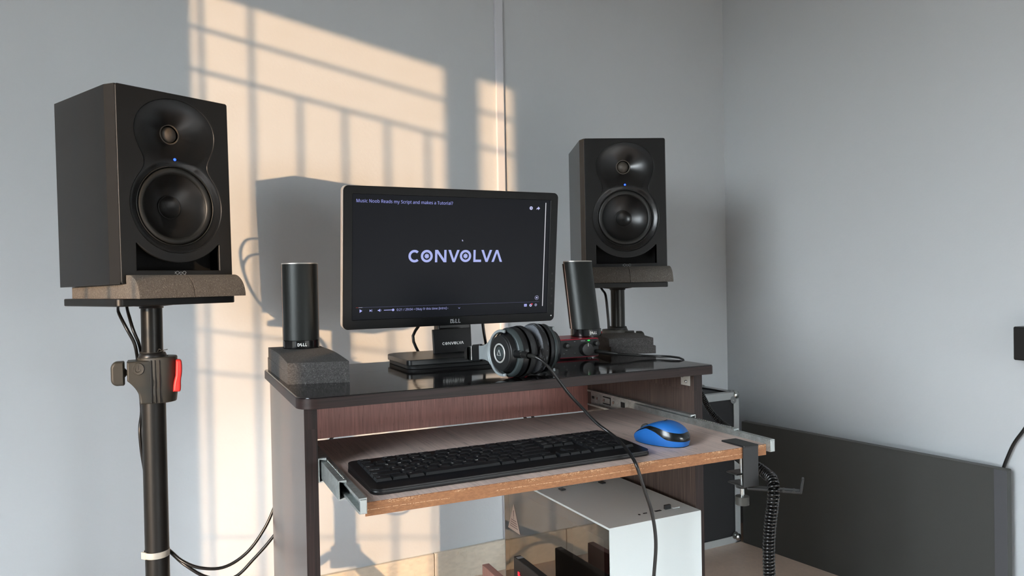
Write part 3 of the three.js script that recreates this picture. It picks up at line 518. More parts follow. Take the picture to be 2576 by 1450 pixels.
{
  const LC = [[0.0088, -0.174], [0.108, -0.1455], [0.104, -0.418], [0.0072, -0.4262]], low = [[0.0088, -0.1735], [0.1085, -0.145], [0.105, -0.418], [0.0060, -0.4268]];
  foamSlab('lower grey foam wedge under the sunlit small speaker on the left of the desk', low, 0, (u, v) => 0.0185 + 0.006 * v);
  foamSlab('upper grey foam wedge carrying the sunlit small speaker on the left of the desk', LC, 0.0188, (u, v) => 0.0365 + 0.0082 * Math.sin(Math.min(1, v * 1.7) * Math.PI / 2));
  const A = [0.726, -0.269], a = 0.30, q = (x, z) => [A[0] + Math.cos(a) * x - Math.sin(-a) * -z * 0 + Math.sin(a) * z, A[1] + Math.sin(a) * x - Math.cos(a) * z];
  const RC = (x0, x1, z0, z1) => [q(x0, z0), q(x1, z0), q(x1, z1), q(x0, z1)];
  foamSlab('lower flat foam wedge beside the red audio box at the right end of the desk', RC(-0.004, 0.1, 0.0, 0.15), 0, () => 0.0175);
  foamSlab('upper flat foam wedge beside the red audio box at the right end of the desk', RC(-0.008, 0.0945, 0.0, 0.145), 0.0178, (u, v) => 0.0355 + 0.002 * v);
  satellite('small black desktop speaker on grey foam at left, a strip of sun on its foam', dl(0.0640, TOP + 0.0449, -0.372), -0.15, 0);
  satellite('small black desktop speaker leaning back behind the red audio box at right', dl(0.670, TOP + 0.0440, -0.290), -0.02, -0.20);
}
{ // two-channel audio interface: red anodised shell, black front with knobs and sockets
  const t = thing('audio_interface', 'red metal audio interface with black front, knobs and green light behind the headphones', 'audio interface', dl(0.5825, TOP, -0.285), DESK_TURN);
  obj('shell', extrude(roundRect(-0.0875, 0.003, 0.0875, 0.0435, 0.0045), 0.095, 0.0008, 2, 8).translate(0, 0, -0.0475), M.redAnodised, t);
  obj('front_panel', extrude(roundRect(-0.0860, 0.0045, 0.0860, 0.0415, 0.004), 0.003, 0.0006, 2, 8).translate(0, 0, 0.0468), M.matteBlack, t);
  for (const x of [-0.07, 0.07]) for (const z of [-0.035, 0.035]) obj('rubber_foot', at(cyl(0.006, 0.006, 0.0032, 16), x, 0.0016, z), M.rubber, t);
  const knob = (name, x, y, r, d, mark) => { const k = obj(name, at(lathe([[0.0001, d], [r * 0.86, d], [r * 0.94, d - 0.0012], [r, 0.001], [r, 0]], 40), x, y, 0.0496, Math.PI / 2), M.nylonDark, t); if (mark) obj('pointer_line', box(x - 0.0006, x + 0.0006, y + r * 0.45, y + r * 0.92, 0.0496 + d, 0.0499 + d), M.printWhite, k); return k; };
  knob('monitor_knob', 0.0530, 0.0205, 0.0148, 0.012, true); knob('gain_knob', 0.0060, 0.0300, 0.0062, 0.010, false); knob('gain_knob', -0.0450, 0.0300, 0.0062, 0.010, false); knob('headphone_knob', 0.0782, 0.0315, 0.0056, 0.010, false);
  for (const x of [-0.065, -0.022]) { obj('input_socket', at(lathe([[0.0105, 0], [0.0105, 0.0016], [0.008, 0.0016], [0.0072, 0.0002], [0.0001, 0.0002]], 36), x, 0.022, 0.0498, Math.PI / 2), M.nylonDark, t); }
  obj('headphone_socket', at(lathe([[0.0046, 0], [0.0046, 0.0012], [0.0034, 0.0012], [0.0034, 0.0001], [0.0001, 0.0001]], 24), 0.0782, 0.0145, 0.0498, Math.PI / 2), M.steel, t);
  obj('status_light', at(extrude(poly([[-0.003, 0.0008], [0.0002, 0.0008], [0.0002, 0.002], [0.0034, 0], [0.0002, -0.002], [0.0002, -0.0008], [-0.003, -0.0008]]), 0.0004), 0.0610, 0.0388, 0.0498), M.ledGreen, t);
  obj('printed_words', at(text('MONITOR', 0.0016), 0.0470, 0.0386, 0.0498), M.print, t);
  for (const [x, s] of [[0.0265, 'INST'], [0.006, 'GAIN'], [0.0265, 'AIR'], [0.0, '48V']].map((p, i) => [p[0], p[1], i])) obj('printed_words', at(text(s, 0.0013), x, s === 'INST' ? 0.038 : s === 'GAIN' ? 0.0205 : 0.0135, 0.0498), M.print, t);
}
{ // black plug and lead from the interface over the desk's right edge
  const t = thing('instrument_lead', 'black lead plugged into the audio interface, trailing across the desk to its right edge', 'cable', [0, 0, 0]);
  const w = (x, y, z) => dl(x, TOP + y, z);
  obj('plug', tube([w(0.6607, 0.0145, -0.236), w(0.664, 0.0142, -0.215), w(0.671, 0.0135, -0.198)], 0.0046, 12, 14), M.nylonDark, t);
  obj('strain_relief', tube([w(0.670, 0.0136, -0.2), w(0.676, 0.0128, -0.19), w(0.683, 0.0118, -0.183)], 0.0032, 10, 12), M.rubber, t);
  obj('lead', cord([w(0.681, 0.0118, -0.184), w(0.70, 0.0095, -0.176), w(0.735, 0.006, -0.172), w(0.765, 0.0048, -0.15), w(0.782, 0.0042, -0.118), w(0.789, 0.0, -0.10), w(0.790, -0.03, -0.094), w(0.790, -0.2, -0.094), w(0.790, -0.7465, -0.094)], 0.0024, 90), M.cable, t);
}
{ // monitor's two leads, down behind the desk
  const w = (x, y, z) => dl(x, TOP + y, z), g = 'two black leads hanging from the monitor';
  tag(obj('monitor_lead', cord([w(0.354, 0.12, -0.462), w(0.345, 0.085, -0.462), w(0.320, 0.050, -0.455), w(0.326, 0.024, -0.452), w(0.352, -0.02, -0.446), w(0.41, -0.10, -0.446), w(0.56, -0.13, -0.447), w(0.64, -0.25, -0.45), w(0.65, -0.7465, -0.45)], 0.0035, 80), M.cable), 'black bent lead hanging from the monitor to the left of its neck', 'cable', g);
  tag(obj('monitor_lead', cord([w(0.492, 0.12, -0.462), w(0.4925, 0.07, -0.462), w(0.4975, 0.028, -0.46), w(0.505, -0.02, -0.455), w(0.53, -0.10, -0.455), w(0.60, -0.14, -0.458), w(0.67, -0.27, -0.462), w(0.675, -0.7465, -0.462)], 0.0036, 80), M.cable), 'black straight lead hanging from the monitor to the right of its neck', 'cable', g);
}
// ---------------------------------------------------------------- headphones lying on their rims
{
  const turn = DESK_TURN + 0.172, org = dl(0.347, TOP, -0.040), t = thing('headphones', 'black over-ear headphones with peeling ear pads lying on the desk before the monitor', 'headphones', org, turn);
  const CY = 0.0450, X = (g, flip, x, z, dy = 0, ry = 0) => at(g, x, CY + dy, z, 0, ry, flip ? Math.PI / 2 : -Math.PI / 2);       // lathe axis to +x (or -x)
  function cup(x, inward, z, dy, ry, far) {
    const f = inward < 0, R = (pts, s = 72) => X(lathe(pts, s), f, x, z, dy, ry);
    const c = obj('ear_cup', R([[0.0445, 0.031], [0.0440, 0.027], [0.0425, 0.022], [0.037, 0.0175], [0.0335, 0.013], [0.0315, 0.006], [0.0305, 0.0015], [0.0001, 0.0015]].reverse().map(([a, b]) => [a, b]).reverse()), M.satinBlack, t);
    obj('cup_rim', R([[0.0428, 0.0215], [0.0436, 0.0190], [0.0405, 0.0135], [0.0372, 0.0115], [0.0368, 0.0150]]), M.hpGrey, c);
    obj('cover_disc', R([[0.0001, -0.0005], [0.0285, -0.0005], [0.0305, 0.0006], [0.031, 0.004]].reverse()), M.matteBlack, c);
    obj('silver_ring', R([[0.0172, -0.0002], [0.0170, -0.0014], [0.0146, -0.0014], [0.0143, -0.0002]]), M.hpRing, c);
    obj('emblem_disc', R([[0.0115, -0.0004], [0.011, -0.0013], [0.0001, -0.0013]]), M.hpGrey, c);
    const tri = tube([[0, 0.0058, 0], [-0.0055, -0.0038, 0], [0.0055, -0.0038, 0]].map((p) => [p[0], p[1], 0]), 0.0006, 24, 6, true);
    obj('emblem_triangle', at(join([tube([[0, 0.0058, 0], [-0.00275, 0.001, 0], [-0.0055, -0.0038, 0]], 0.0006, 4, 6), tube([[0, 0.0058, 0], [0.00275, 0.001, 0], [0.0055, -0.0038, 0]], 0.0006, 4, 6), tube([[-0.0055, -0.0038, 0], [0, -0.0038, 0], [0.0055, -0.0038, 0]], 0.0006, 4, 6)]), x - inward * 0.0017, CY + dy, z, 0, -Math.PI / 2 + ry), M.hpRing, c);
    const pr = []; for (let i = 0; i <= 18; i++) { const a = -0.5 + (i / 18) * (Math.PI + 0.9); pr.push([0.0355 + 0.0105 * Math.cos(a), 0.0415 + 0.0118 * Math.sin(a)]); }
    const pg = lathe([...pr, [0.026, 0.038], [0.024, 0.033], [0.0001, 0.033]].map(([a, b]) => [a, b]), 96), p = pg.attributes.position;
    for (let i = 0; i < p.count; i++) { const a = Math.atan2(p.getZ(i), p.getX(i)), q = 1 + 0.0035 * Math.sin(a * 13) + 0.003 * Math.sin(a * 29 + 1); p.setX(i, p.getX(i) * q); p.setZ(i, p.getZ(i) * q); }
    pg.computeVertexNormals();
    obj('ear_pad', X(pg, f, x, z, dy, ry), far ? M.peel : M.leather, c);
    return c;
  }
  cup(0, 1, 0, 0, 0, false);
  cup(0.119, -1, -0.002, 0.0022, -0.10, true);
  // forked arms, sliders and the padded band behind
  const half = (x0, dx) => {
    const s = new THREE.Shape(), ro = 0.0412, ri = 0.0362;
    for (let i = 0; i <= 40; i++) { const a = Math.PI * (0.5 - 0.07) + (Math.PI * 1.14 * i) / 40; i ? s.lineTo(ro * Math.cos(a), ro * Math.sin(a)) : s.moveTo(ro * Math.cos(a), ro * Math.sin(a)); }
    for (let i = 40; i >= 0; i--) { const a = Math.PI * (0.5 - 0.07) + (Math.PI * 1.14 * i) / 40; s.lineTo(ri * Math.cos(a), ri * Math.sin(a)); } s.closePath();
    const stem = new THREE.Shape(); stem.moveTo(-0.034, 0.022); stem.quadraticCurveTo(-0.045, 0.014, -0.060, 0.0125); stem.lineTo(-0.072, 0.0125); stem.lineTo(-0.072, -0.0125); stem.lineTo(-0.060, -0.0125); stem.quadraticCurveTo(-0.045, -0.014, -0.034, -0.022); stem.absarc(0, 0, 0.0405, Math.PI * 1.18, Math.PI * 0.82, true); stem.closePath();
    const g = join([extrude(s, 0.0058, 0.0014, 3, 24), extrude(stem, 0.0058, 0.0014, 3, 16)]);
    const y = obj('yoke', at(g, x0, CY, 0, 0, -Math.PI / 2), M.hpMetal, t); y.geometry.scale(1, 1, 1);
    return y;
  };
  // shape's x runs along the headphones' z after turning, minus towards the band
  const ya = half(0.008, 1), yb = half(0.116, 1);
  for (const [y, x] of [[ya, 0.0072], [yb, 0.1112]]) { obj('hinge', box(x - 0.003, x + 0.0035, CY - 0.0085, CY + 0.0085, -0.0695, -0.0575, 0.0018), M.steel, y); }
  for (const x of [0.0072, 0.1112]) {
    const sl = obj('slider', box(x - 0.0035, x + 0.0035, CY - 0.0155, CY + 0.0155, -0.098, -0.071, 0.002), M.satinBlack, t);
    obj('slider_plate', box(x - 0.0042, x + 0.0042, CY - 0.0135, CY + 0.0135, -0.108, -0.099, 0.001), M.steel, sl);
  }
  const path = [[0.0072, 0, -0.104], [0.011, 0, -0.119], [0.030, 0, -0.136], [0.0595, 0, -0.142], [0.089, 0, -0.136], [0.107, 0, -0.119], [0.1112, 0, -0.104]].map((p) => V(...p)), curve = new THREE.CatmullRomCurve3(path, false, 'centripetal');
  const band = (out, h, w) => grid((u, v) => { const p = curve.getPoint(u), d = curve.getTangent(u), n = V(-d.z, 0, d.x), a = v * Math.PI * 2, q = (k) => Math.sign(k) * Math.pow(Math.abs(k), 0.5); return [p.x + n.x * (out + w * q(Math.cos(a))), CY + h * q(Math.sin(a)), p.z + n.z * (out + w * q(Math.cos(a)))]; }, 48, 28);
  const hb = obj('headband', band(0, 0.0140, 0.0022), M.matteBlack, t);
  obj('headband_cushion', band(-0.0058, 0.0120, 0.0036), M.leather, hb);
  for (const o of t.children) if (/^(yoke|slider|headband)/.test(o.name)) for (const m of [o, ...o.children]) { const q = m.geometry.attributes.position; for (let i = 0; i < q.count; i++) q.setY(i, q.getY(i) + 0.105 * Math.min(0, q.getZ(i) + 0.03)); m.geometry.computeVertexNormals(); }
  obj('cable_socket', at(cyl(0.0072, 0.0062, 0.022, 20), 0.013, CY, 0.041, Math.PI / 2), M.satinBlack, t);
}
{
  const w = (x, y, z) => dl(x, TOP + y, z), t = thing('headphone_cable', 'long black cable curving from the headphones over the keyboard and down past the tray', 'cable', [0, 0, 0]);
  const pl = [w(0.3655, 0.0455, -0.010), w(0.3690, 0.0453, 0.008), w(0.3720, 0.0449, 0.025)];
  const p = obj('locking_plug', tube(pl, 0.0058, 12, 16), M.nylonDark, t); obj('plug_ring', tube([w(0.3682, 0.0454, 0.004), w(0.3688, 0.0454, 0.007), w(0.3694, 0.0453, 0.010)], 0.0064, 4, 20), M.steel, p);
  obj('strain_relief', tube([w(0.3715, 0.0449, 0.023), w(0.3735, 0.0445, 0.034), w(0.3765, 0.0435, 0.043)], 0.0036, 10, 12), M.rubber, t);
  obj('cord', cord([w(0.376, 0.0437, 0.042), w(0.384, 0.0375, 0.0505), w(0.394, 0.0255, 0.055), w(0.4248, -0.0168, 0.061), w(0.4466, -0.0438, 0.071), w(0.4639, -0.0670, 0.086), w(0.4765, -0.0805, 0.102), w(0.4798, -0.0895, 0.127), w(0.472, -0.0995, 0.167), w(0.4655, -0.1115, 0.1955), w(0.4690, -0.1265, 0.1995), w(0.4765, -0.150, 0.2005), w(0.490, -0.188, 0.2), w(0.4965, -0.232, 0.2), w(0.492, -0.286, 0.2), w(0.478, -0.40, 0.2), w(0.470, -0.7465, 0.19)], 0.0027, 160, 10), M.cable, t);
}

// ---------------------------------------------------------------- on the tray
const TRAY = 0.6381;
{ // keyboard: wedge body and a key for each key
  const W = 0.453, D = 0.149, t = thing('keyboard', 'full-size black keyboard with white legends on the pulled-out tray', 'keyboard', dl(0.2923, TRAY, 0.0895), DESK_TURN + 0.0155);
  const hz = (z) => 0.0145 - (z + D / 2) / D * 0.0062, U = 0.0190, R = 0.0181, x0 = -11.25 * U, z0 = -D / 2 + 0.0105;
  const outline = roundRect(-W / 2, -D / 2, W / 2, D / 2, [0.014, 0.014, 0.012, 0.012]);
  const bg = extrude(outline, 1, 0, 1, 10).rotateX(-Math.PI / 2), p = bg.attributes.position;      // y 0..1, shape's y becomes -z
  for (let i = 0; i < p.count; i++) { const top = p.getY(i) > 0.5; p.setY(i, top ? hz(p.getZ(i)) : 0.0022); }
  bg.computeVertexNormals();
  const lip = extrude(roundRect(-W / 2 - 0.0008, -D / 2 - 0.0008, W / 2 + 0.0008, D / 2 + 0.0008, 0.0145), 0.006, 0.002, 3, 10).rotateX(-Math.PI / 2).translate(0, 0.0005, 0);
  obj('keyboard_body', [bg, lip], M.keyBody, t);
  // key legends: one drawn sheet over the whole key field
  const S = 4.3, cw = Math.round(W * 1000 * S), ch = Math.round(D * 1000 * S), keys = [];
  const row = (r, x, list) => { for (const k of list) { if (typeof k === 'number') { x += k; continue; } const [s, w = 1, h = 1] = Array.isArray(k) ? k : [k]; keys.push({ s, x, r, w, h }); x += w; } };
  const F = (a, b) => Array.from({ length: b - a + 1 }, (_, i) => 'F' + (a + i));
  row(0, 0, ['Esc', 1, ...F(1, 4), 0.5, ...F(5, 8), 0.5, ...F(9, 12), 0.25, 'PrtSc', 'Scroll', 'Pause', 0.25, '\u00d7', '\u2013', '+', '\u2302']);
  row(1, 0, ['~', ...'1234567890-='.split(''), ['Backspace', 2], 0.25, 'Insert', 'Home', 'PgUp', 0.25, 'Num', '/', '*', '-']);
  row(2, 0, [['Tab', 1.5], ...'QWERTYUIOP[]'.split(''), ['\\', 1.5], 0.25, 'Delete', 'End', 'PgDn', 0.25, '7', '8', '9', ['+', 1, 2]]);
  row(3, 0, [['Caps Lock', 1.75], ...'ASDFGHJKL;\''.split(''), ['Enter', 2.25], 3.5, '4', '5', '6']);
  row(4, 0, [['Shift', 2.25], ...'ZXCVBNM,./'.split(''), ['Shift', 2.75], 1.25, '\u2191', 1.25, '1', '2', '3', ['Enter', 1, 2]]);
  row(5, 0, [['Ctrl', 1.25], ['\u229e', 1.25], ['Alt', 1.25], ['', 6.25], ['Alt', 1.25], ['Fn', 1.25], ['\u2261', 1.25], ['Ctrl', 1.25], 0.25, '\u2190', '\u2193', '\u2192', 0.25, ['0', 2], '.']);
  const sheet = canvasTexture(cw, ch, (g) => {
    g.fillStyle = '#0d0f12'; g.fillRect(0, 0, cw, ch); g.fillStyle = '#f2f4f4';
    for (const k of keys) { const px = ((x0 + k.x * U + W / 2) * 1000 + 3.6) * S, py = ((z0 + k.r * R + D / 2) * 1000 + (k.s.length > 1 ? 6.8 : 8.2)) * S; g.font = (k.s.length > 1 ? 3.3 : 5.6) * S + 'px sans-serif'; g.fillText(k.s, px, py); }
  });
  M.keyTop = std(0xffffff, 0.46, 0, { map: sheet });
  for (const k of keys) {
    const w = k.w * U - 0.0012, d = k.h * R - 0.0012, cx = x0 + (k.x + k.w / 2) * U, cz = z0 + (k.r + k.h / 2) * R, h = 0.0037, i = 0.0015, dish = k.s ? -0.0005 : 0.0004;
    const pos = [], uv = [], tri = (...q) => q.forEach(([x, y, z]) => { pos.push(x, y, z); uv.push((cx + x + W / 2) / W, 1 - (cz + z + D / 2) / D); });
    const b = [[-w / 2, 0, d / 2], [w / 2, 0, d / 2], [w / 2, 0, -d / 2], [-w / 2, 0, -d / 2]], a = [[-w / 2 + i, h, d / 2 - i * 1.2], [w / 2 - i, h, d / 2 - i * 1.2], [w / 2 - i, h, -d / 2 + i * 0.7], [-w / 2 + i, h, -d / 2 + i * 0.7]], m = [0, h + dish, 0];
    for (let q = 0; q < 4; q++) { const n = (q + 1) % 4; tri(b[q], b[n], a[n]); tri(b[q], a[n], a[q]); tri(a[q], a[n], m); }
    const g = new THREE.BufferGeometry(); g.setAttribute('position', new THREE.Float32BufferAttribute(pos, 3)); g.setAttribute('uv', new THREE.Float32BufferAttribute(uv, 2)); g.computeVertexNormals();
    const o = obj('key', g, M.keyTop, t); o.position.set(cx, hz(cz) + 0.0002, cz); o.rotation.x = 0.0062 / D;
  }
  for (const [x, z] of [[-0.19, -0.06], [0.19, -0.06], [-0.19, 0.06], [0.19, 0.06]]) obj('rubber_foot', box(x - 0.012, x + 0.012, 0, 0.0026, z - 0.004, z + 0.004, 0.001), M.rubber, t);
}
{ // blue mouse: nose away from the viewer, its left flank towards us
  const t = thing('computer_mouse', 'bright blue wireless mouse with a black wave stripe on the wooden tray', 'mouse', dl(0.5855, TRAY, 0.0965), DESK_TURN + 0.46);
  const L = 0.0505, Wd = 0.0298;
  // th: 0 nose (-z), PI/2 left flank, PI tail, 3PI/2 right flank; v: 0 foot, 1 crown
  const surf = (th, v) => {
    const s = -Math.cos(th), side = -Math.sin(th), wz = Wd * (0.86 + 0.16 * s - 0.10 * s * s) / 0.92, ex = (q, e) => Math.sign(q) * Math.pow(Math.abs(q), e);
    const ph = v * Math.PI / 2, k = v < 0.22 ? 0.95 + 0.05 * Math.sin((v / 0.22) * Math.PI / 2) : Math.pow(Math.cos(((v - 0.22) / 0.78) * Math.PI / 2), 0.55);
    const X = ex(side, 0.82) * wz * k, Z = ex(s, 0.86) * L * k + 0.004 * (1 - k), zz = Z / L;
    const H = 0.0385 * (1 - 0.40 * Math.pow(Math.max(0, 0.22 - zz), 1.35) - 0.26 * Math.pow(Math.max(0, zz - 0.05), 2.2)), pinch = 1 - 0.10 * Math.exp(-(((zz + 0.25) / 0.3) ** 2)) * Math.sin(Math.min(1, v * 2) * Math.PI);
    return [X * pinch, 0.0012 + H * Math.pow(Math.sin(ph), 0.92), Z];
  };
  const curveOf = (tab) => { const c = new THREE.CatmullRomCurve3(tab.map(([a, b]) => V(a, b, 0)), false, 'centripetal').getSpacedPoints(300); return (x) => { let k = 1; while (k < 300 && c[k].x < x) k++; const a = c[k - 1], b = c[k]; return a.y + (b.y - a.y) * Math.min(1, Math.max(0, (x - a.x) / (b.x - a.x))); }; };
  const fold = (th) => (th > Math.PI ? 2 * Math.PI - th : th) / Math.PI;
  const loC = curveOf([[0, 0.38], [0.12, 0.45], [0.26, 0.555], [0.37, 0.59], [0.46, 0.49], [0.55, 0.30], [0.64, 0.185], [0.78, 0.165], [1, 0.17]]), hiC = curveOf([[0, 0.48], [0.12, 0.555], [0.26, 0.665], [0.37, 0.72], [0.46, 0.655], [0.55, 0.525], [0.64, 0.46], [0.78, 0.455], [1, 0.50]]);
  const lo = (th) => loC(fold(th)), hi = (th) => hiC(fold(th));
  const zone = (a, b, n) => grid((u, v) => { const th = u * Math.PI * 2; return surf(th, a(th) + (b(th) - a(th)) * v); }, 120, n, true);
  obj('lower_shell', zone(() => 0, (th) => lo(th) - 0.004, 14), M.mouseBlue, t);
  obj('wave_stripe', zone((th) => lo(th) - 0.004, (th) => hi(th) + 0.004, 14), M.mouseBlack, t);
  obj('top_shell', zone((th) => hi(th) + 0.004, () => 1, 22), M.mouseBlue, t);
  obj('underside', grid((u, v) => { const [x, y, z] = surf(u * Math.PI * 2, 0); return [x * v, 0.0006, z * v]; }, 60, 2), M.matteBlack, t);
  obj('scroll_wheel', at(lathe([[0.0001, 0.0032], [0.0085, 0.0032], [0.0098, 0.002], [0.0098, -0.002], [0.0085, -0.0032], [0.0001, -0.0032]], 32), 0, 0.0205, -0.0285, 0, 0, Math.PI / 2), M.rubber, t);
  const top = surf(Math.PI, 0.985);
  obj('maker_mark', at(extrude(poly([[-0.006, -0.0012], [-0.0035, 0.0012], [-0.002, 0.0002], [0.006, 0.001], [0.006, -0.0006], [-0.002, -0.0012]]), 0.0006), 0.0, top[1] + 0.0004, top[2] - 0.002, -Math.PI / 2, 0), M.matteBlack, t);
}
{ // clamp-on headphone hanger at the tray's right front corner
  const t = thing('headphone_hanger', 'black metal clamp hook screwed to the right front corner of the tray', 'hook', dl(0.696, TRAY, 0.165), DESK_TURN), y = (v) => v;
  obj('clamp_frame', join([extrude(roundRect(-0.016, -0.030, 0.016, 0.0265, [0.004, 0.004, 0.001, 0.001]), 0.0026, 0.0006, 2, 6).rotateX(-Math.PI / 2).translate(0, 0.0002, 0), box(-0.016, 0.016, -0.0665, 0.0026, 0.0242, 0.0272, 0.0009), box(-0.016, 0.016, -0.0665, -0.0638, -0.012, 0.0265, 0.0009)].map(prep)), M.satinBlack, t);
  obj('screw_rod', at(cyl(0.0036, 0.0036, 0.083, 20), 0.0045, -0.0625, 0.0), M.steel, t);
  obj('clamp_plate', box(-0.019, 0.020, -0.0490, -0.0462, -0.012, 0.014, 0.0008), M.satinBlack, t);
  obj('screw_knob', at(cyl(0.0115, 0.0115, 0.0140, 18), 0.0045, -0.0965, 0), M.nylon, t);
  const arm = obj('hook_arm', join([at(lathe([[0.004, 0.003], [0.0105, 0.003], [0.0105, -0.003], [0.004, -0.003], [0.004, 0.003]], 28), 0.0045, -0.0715, 0), at(box(0.008, 0.094, -0.0765, -0.0715, -0.0075, 0.0075, 0.0015), 0.0045, 0, 0, 0, -0.81)]), M.satinBlack, t);
  obj('hook_tip', at(at(box(-0.0018, 0.0018, 0, 0.0245, -0.0075, 0.0075, 0.001), 0.0925, -0.0755, 0, 0, 0, -0.16), 0.0045, 0, 0, 0, -0.81), M.satinBlack, arm);
  for (const x of [0.066, 0.082]) obj('notch_pin', at(at(cyl(0.0022, 0.0022, 0.0172, 12), x, -0.0735, 0, Math.PI / 2), 0.0045, 0, 0, 0, -0.81), M.nylonDark, arm);
}
{ // coiled cord hung over the hook
  const path = [[1.585, 0.60, 0.275], [1.626, 0.532, 0.28], [1.653, 0.485, 0.285], [1.676, 0.452, 0.305], [1.655, 0.445, 0.36], [1.42, 0.482, 0.60], [1.16, 0.545, 0.87], dl(0.775, 0.582, 0.09), dl(0.742, 0.589, 0.135), dl(0.741, 0.5905, 0.158), dl(0.7405, 0.5845, 0.180), dl(0.7345, 0.5805, 0.1985), dl(0.7265, 0.569, 0.2105), dl(0.7222, 0.545, 0.2125), dl(0.7190, 0.515, 0.210), dl(0.7165, 0.47, 0.208), dl(0.7185, 0.41, 0.207), dl(0.722, 0.35, 0.206), dl(0.725, 0.28, 0.204), dl(0.718, 0.16, 0.20), dl(0.70, 0.06, 0.18), dl(0.68, 0.0125, 0.15)].map((p) => V(...p));
  const curve = new THREE.CatmullRomCurve3(path, false, 'centripetal'), len = curve.getLength(), turns = Math.round(len / 0.0058), N = turns * 11, pts = [], fr = curve.computeFrenetFrames(400);
  for (let i = 0; i <= N; i++) { const u = i / N, k = Math.min(400, Math.round(u * 400)), c = curve.getPointAt(u), a = u * turns * Math.PI * 2; pts.push(c.addScaledVector(fr.normals[k], 0.0082 * Math.cos(a)).addScaledVector(fr.binormals[k], 0.0082 * Math.sin(a))); }
  const g = new THREE.TubeGeometry(new THREE.CatmullRomCurve3(pts), N, 0.0023, 6);
  tag(obj('coiled_cord', g, M.glossEdge), 'black coiled cord draped over the hook beside the tray', 'cord');
}

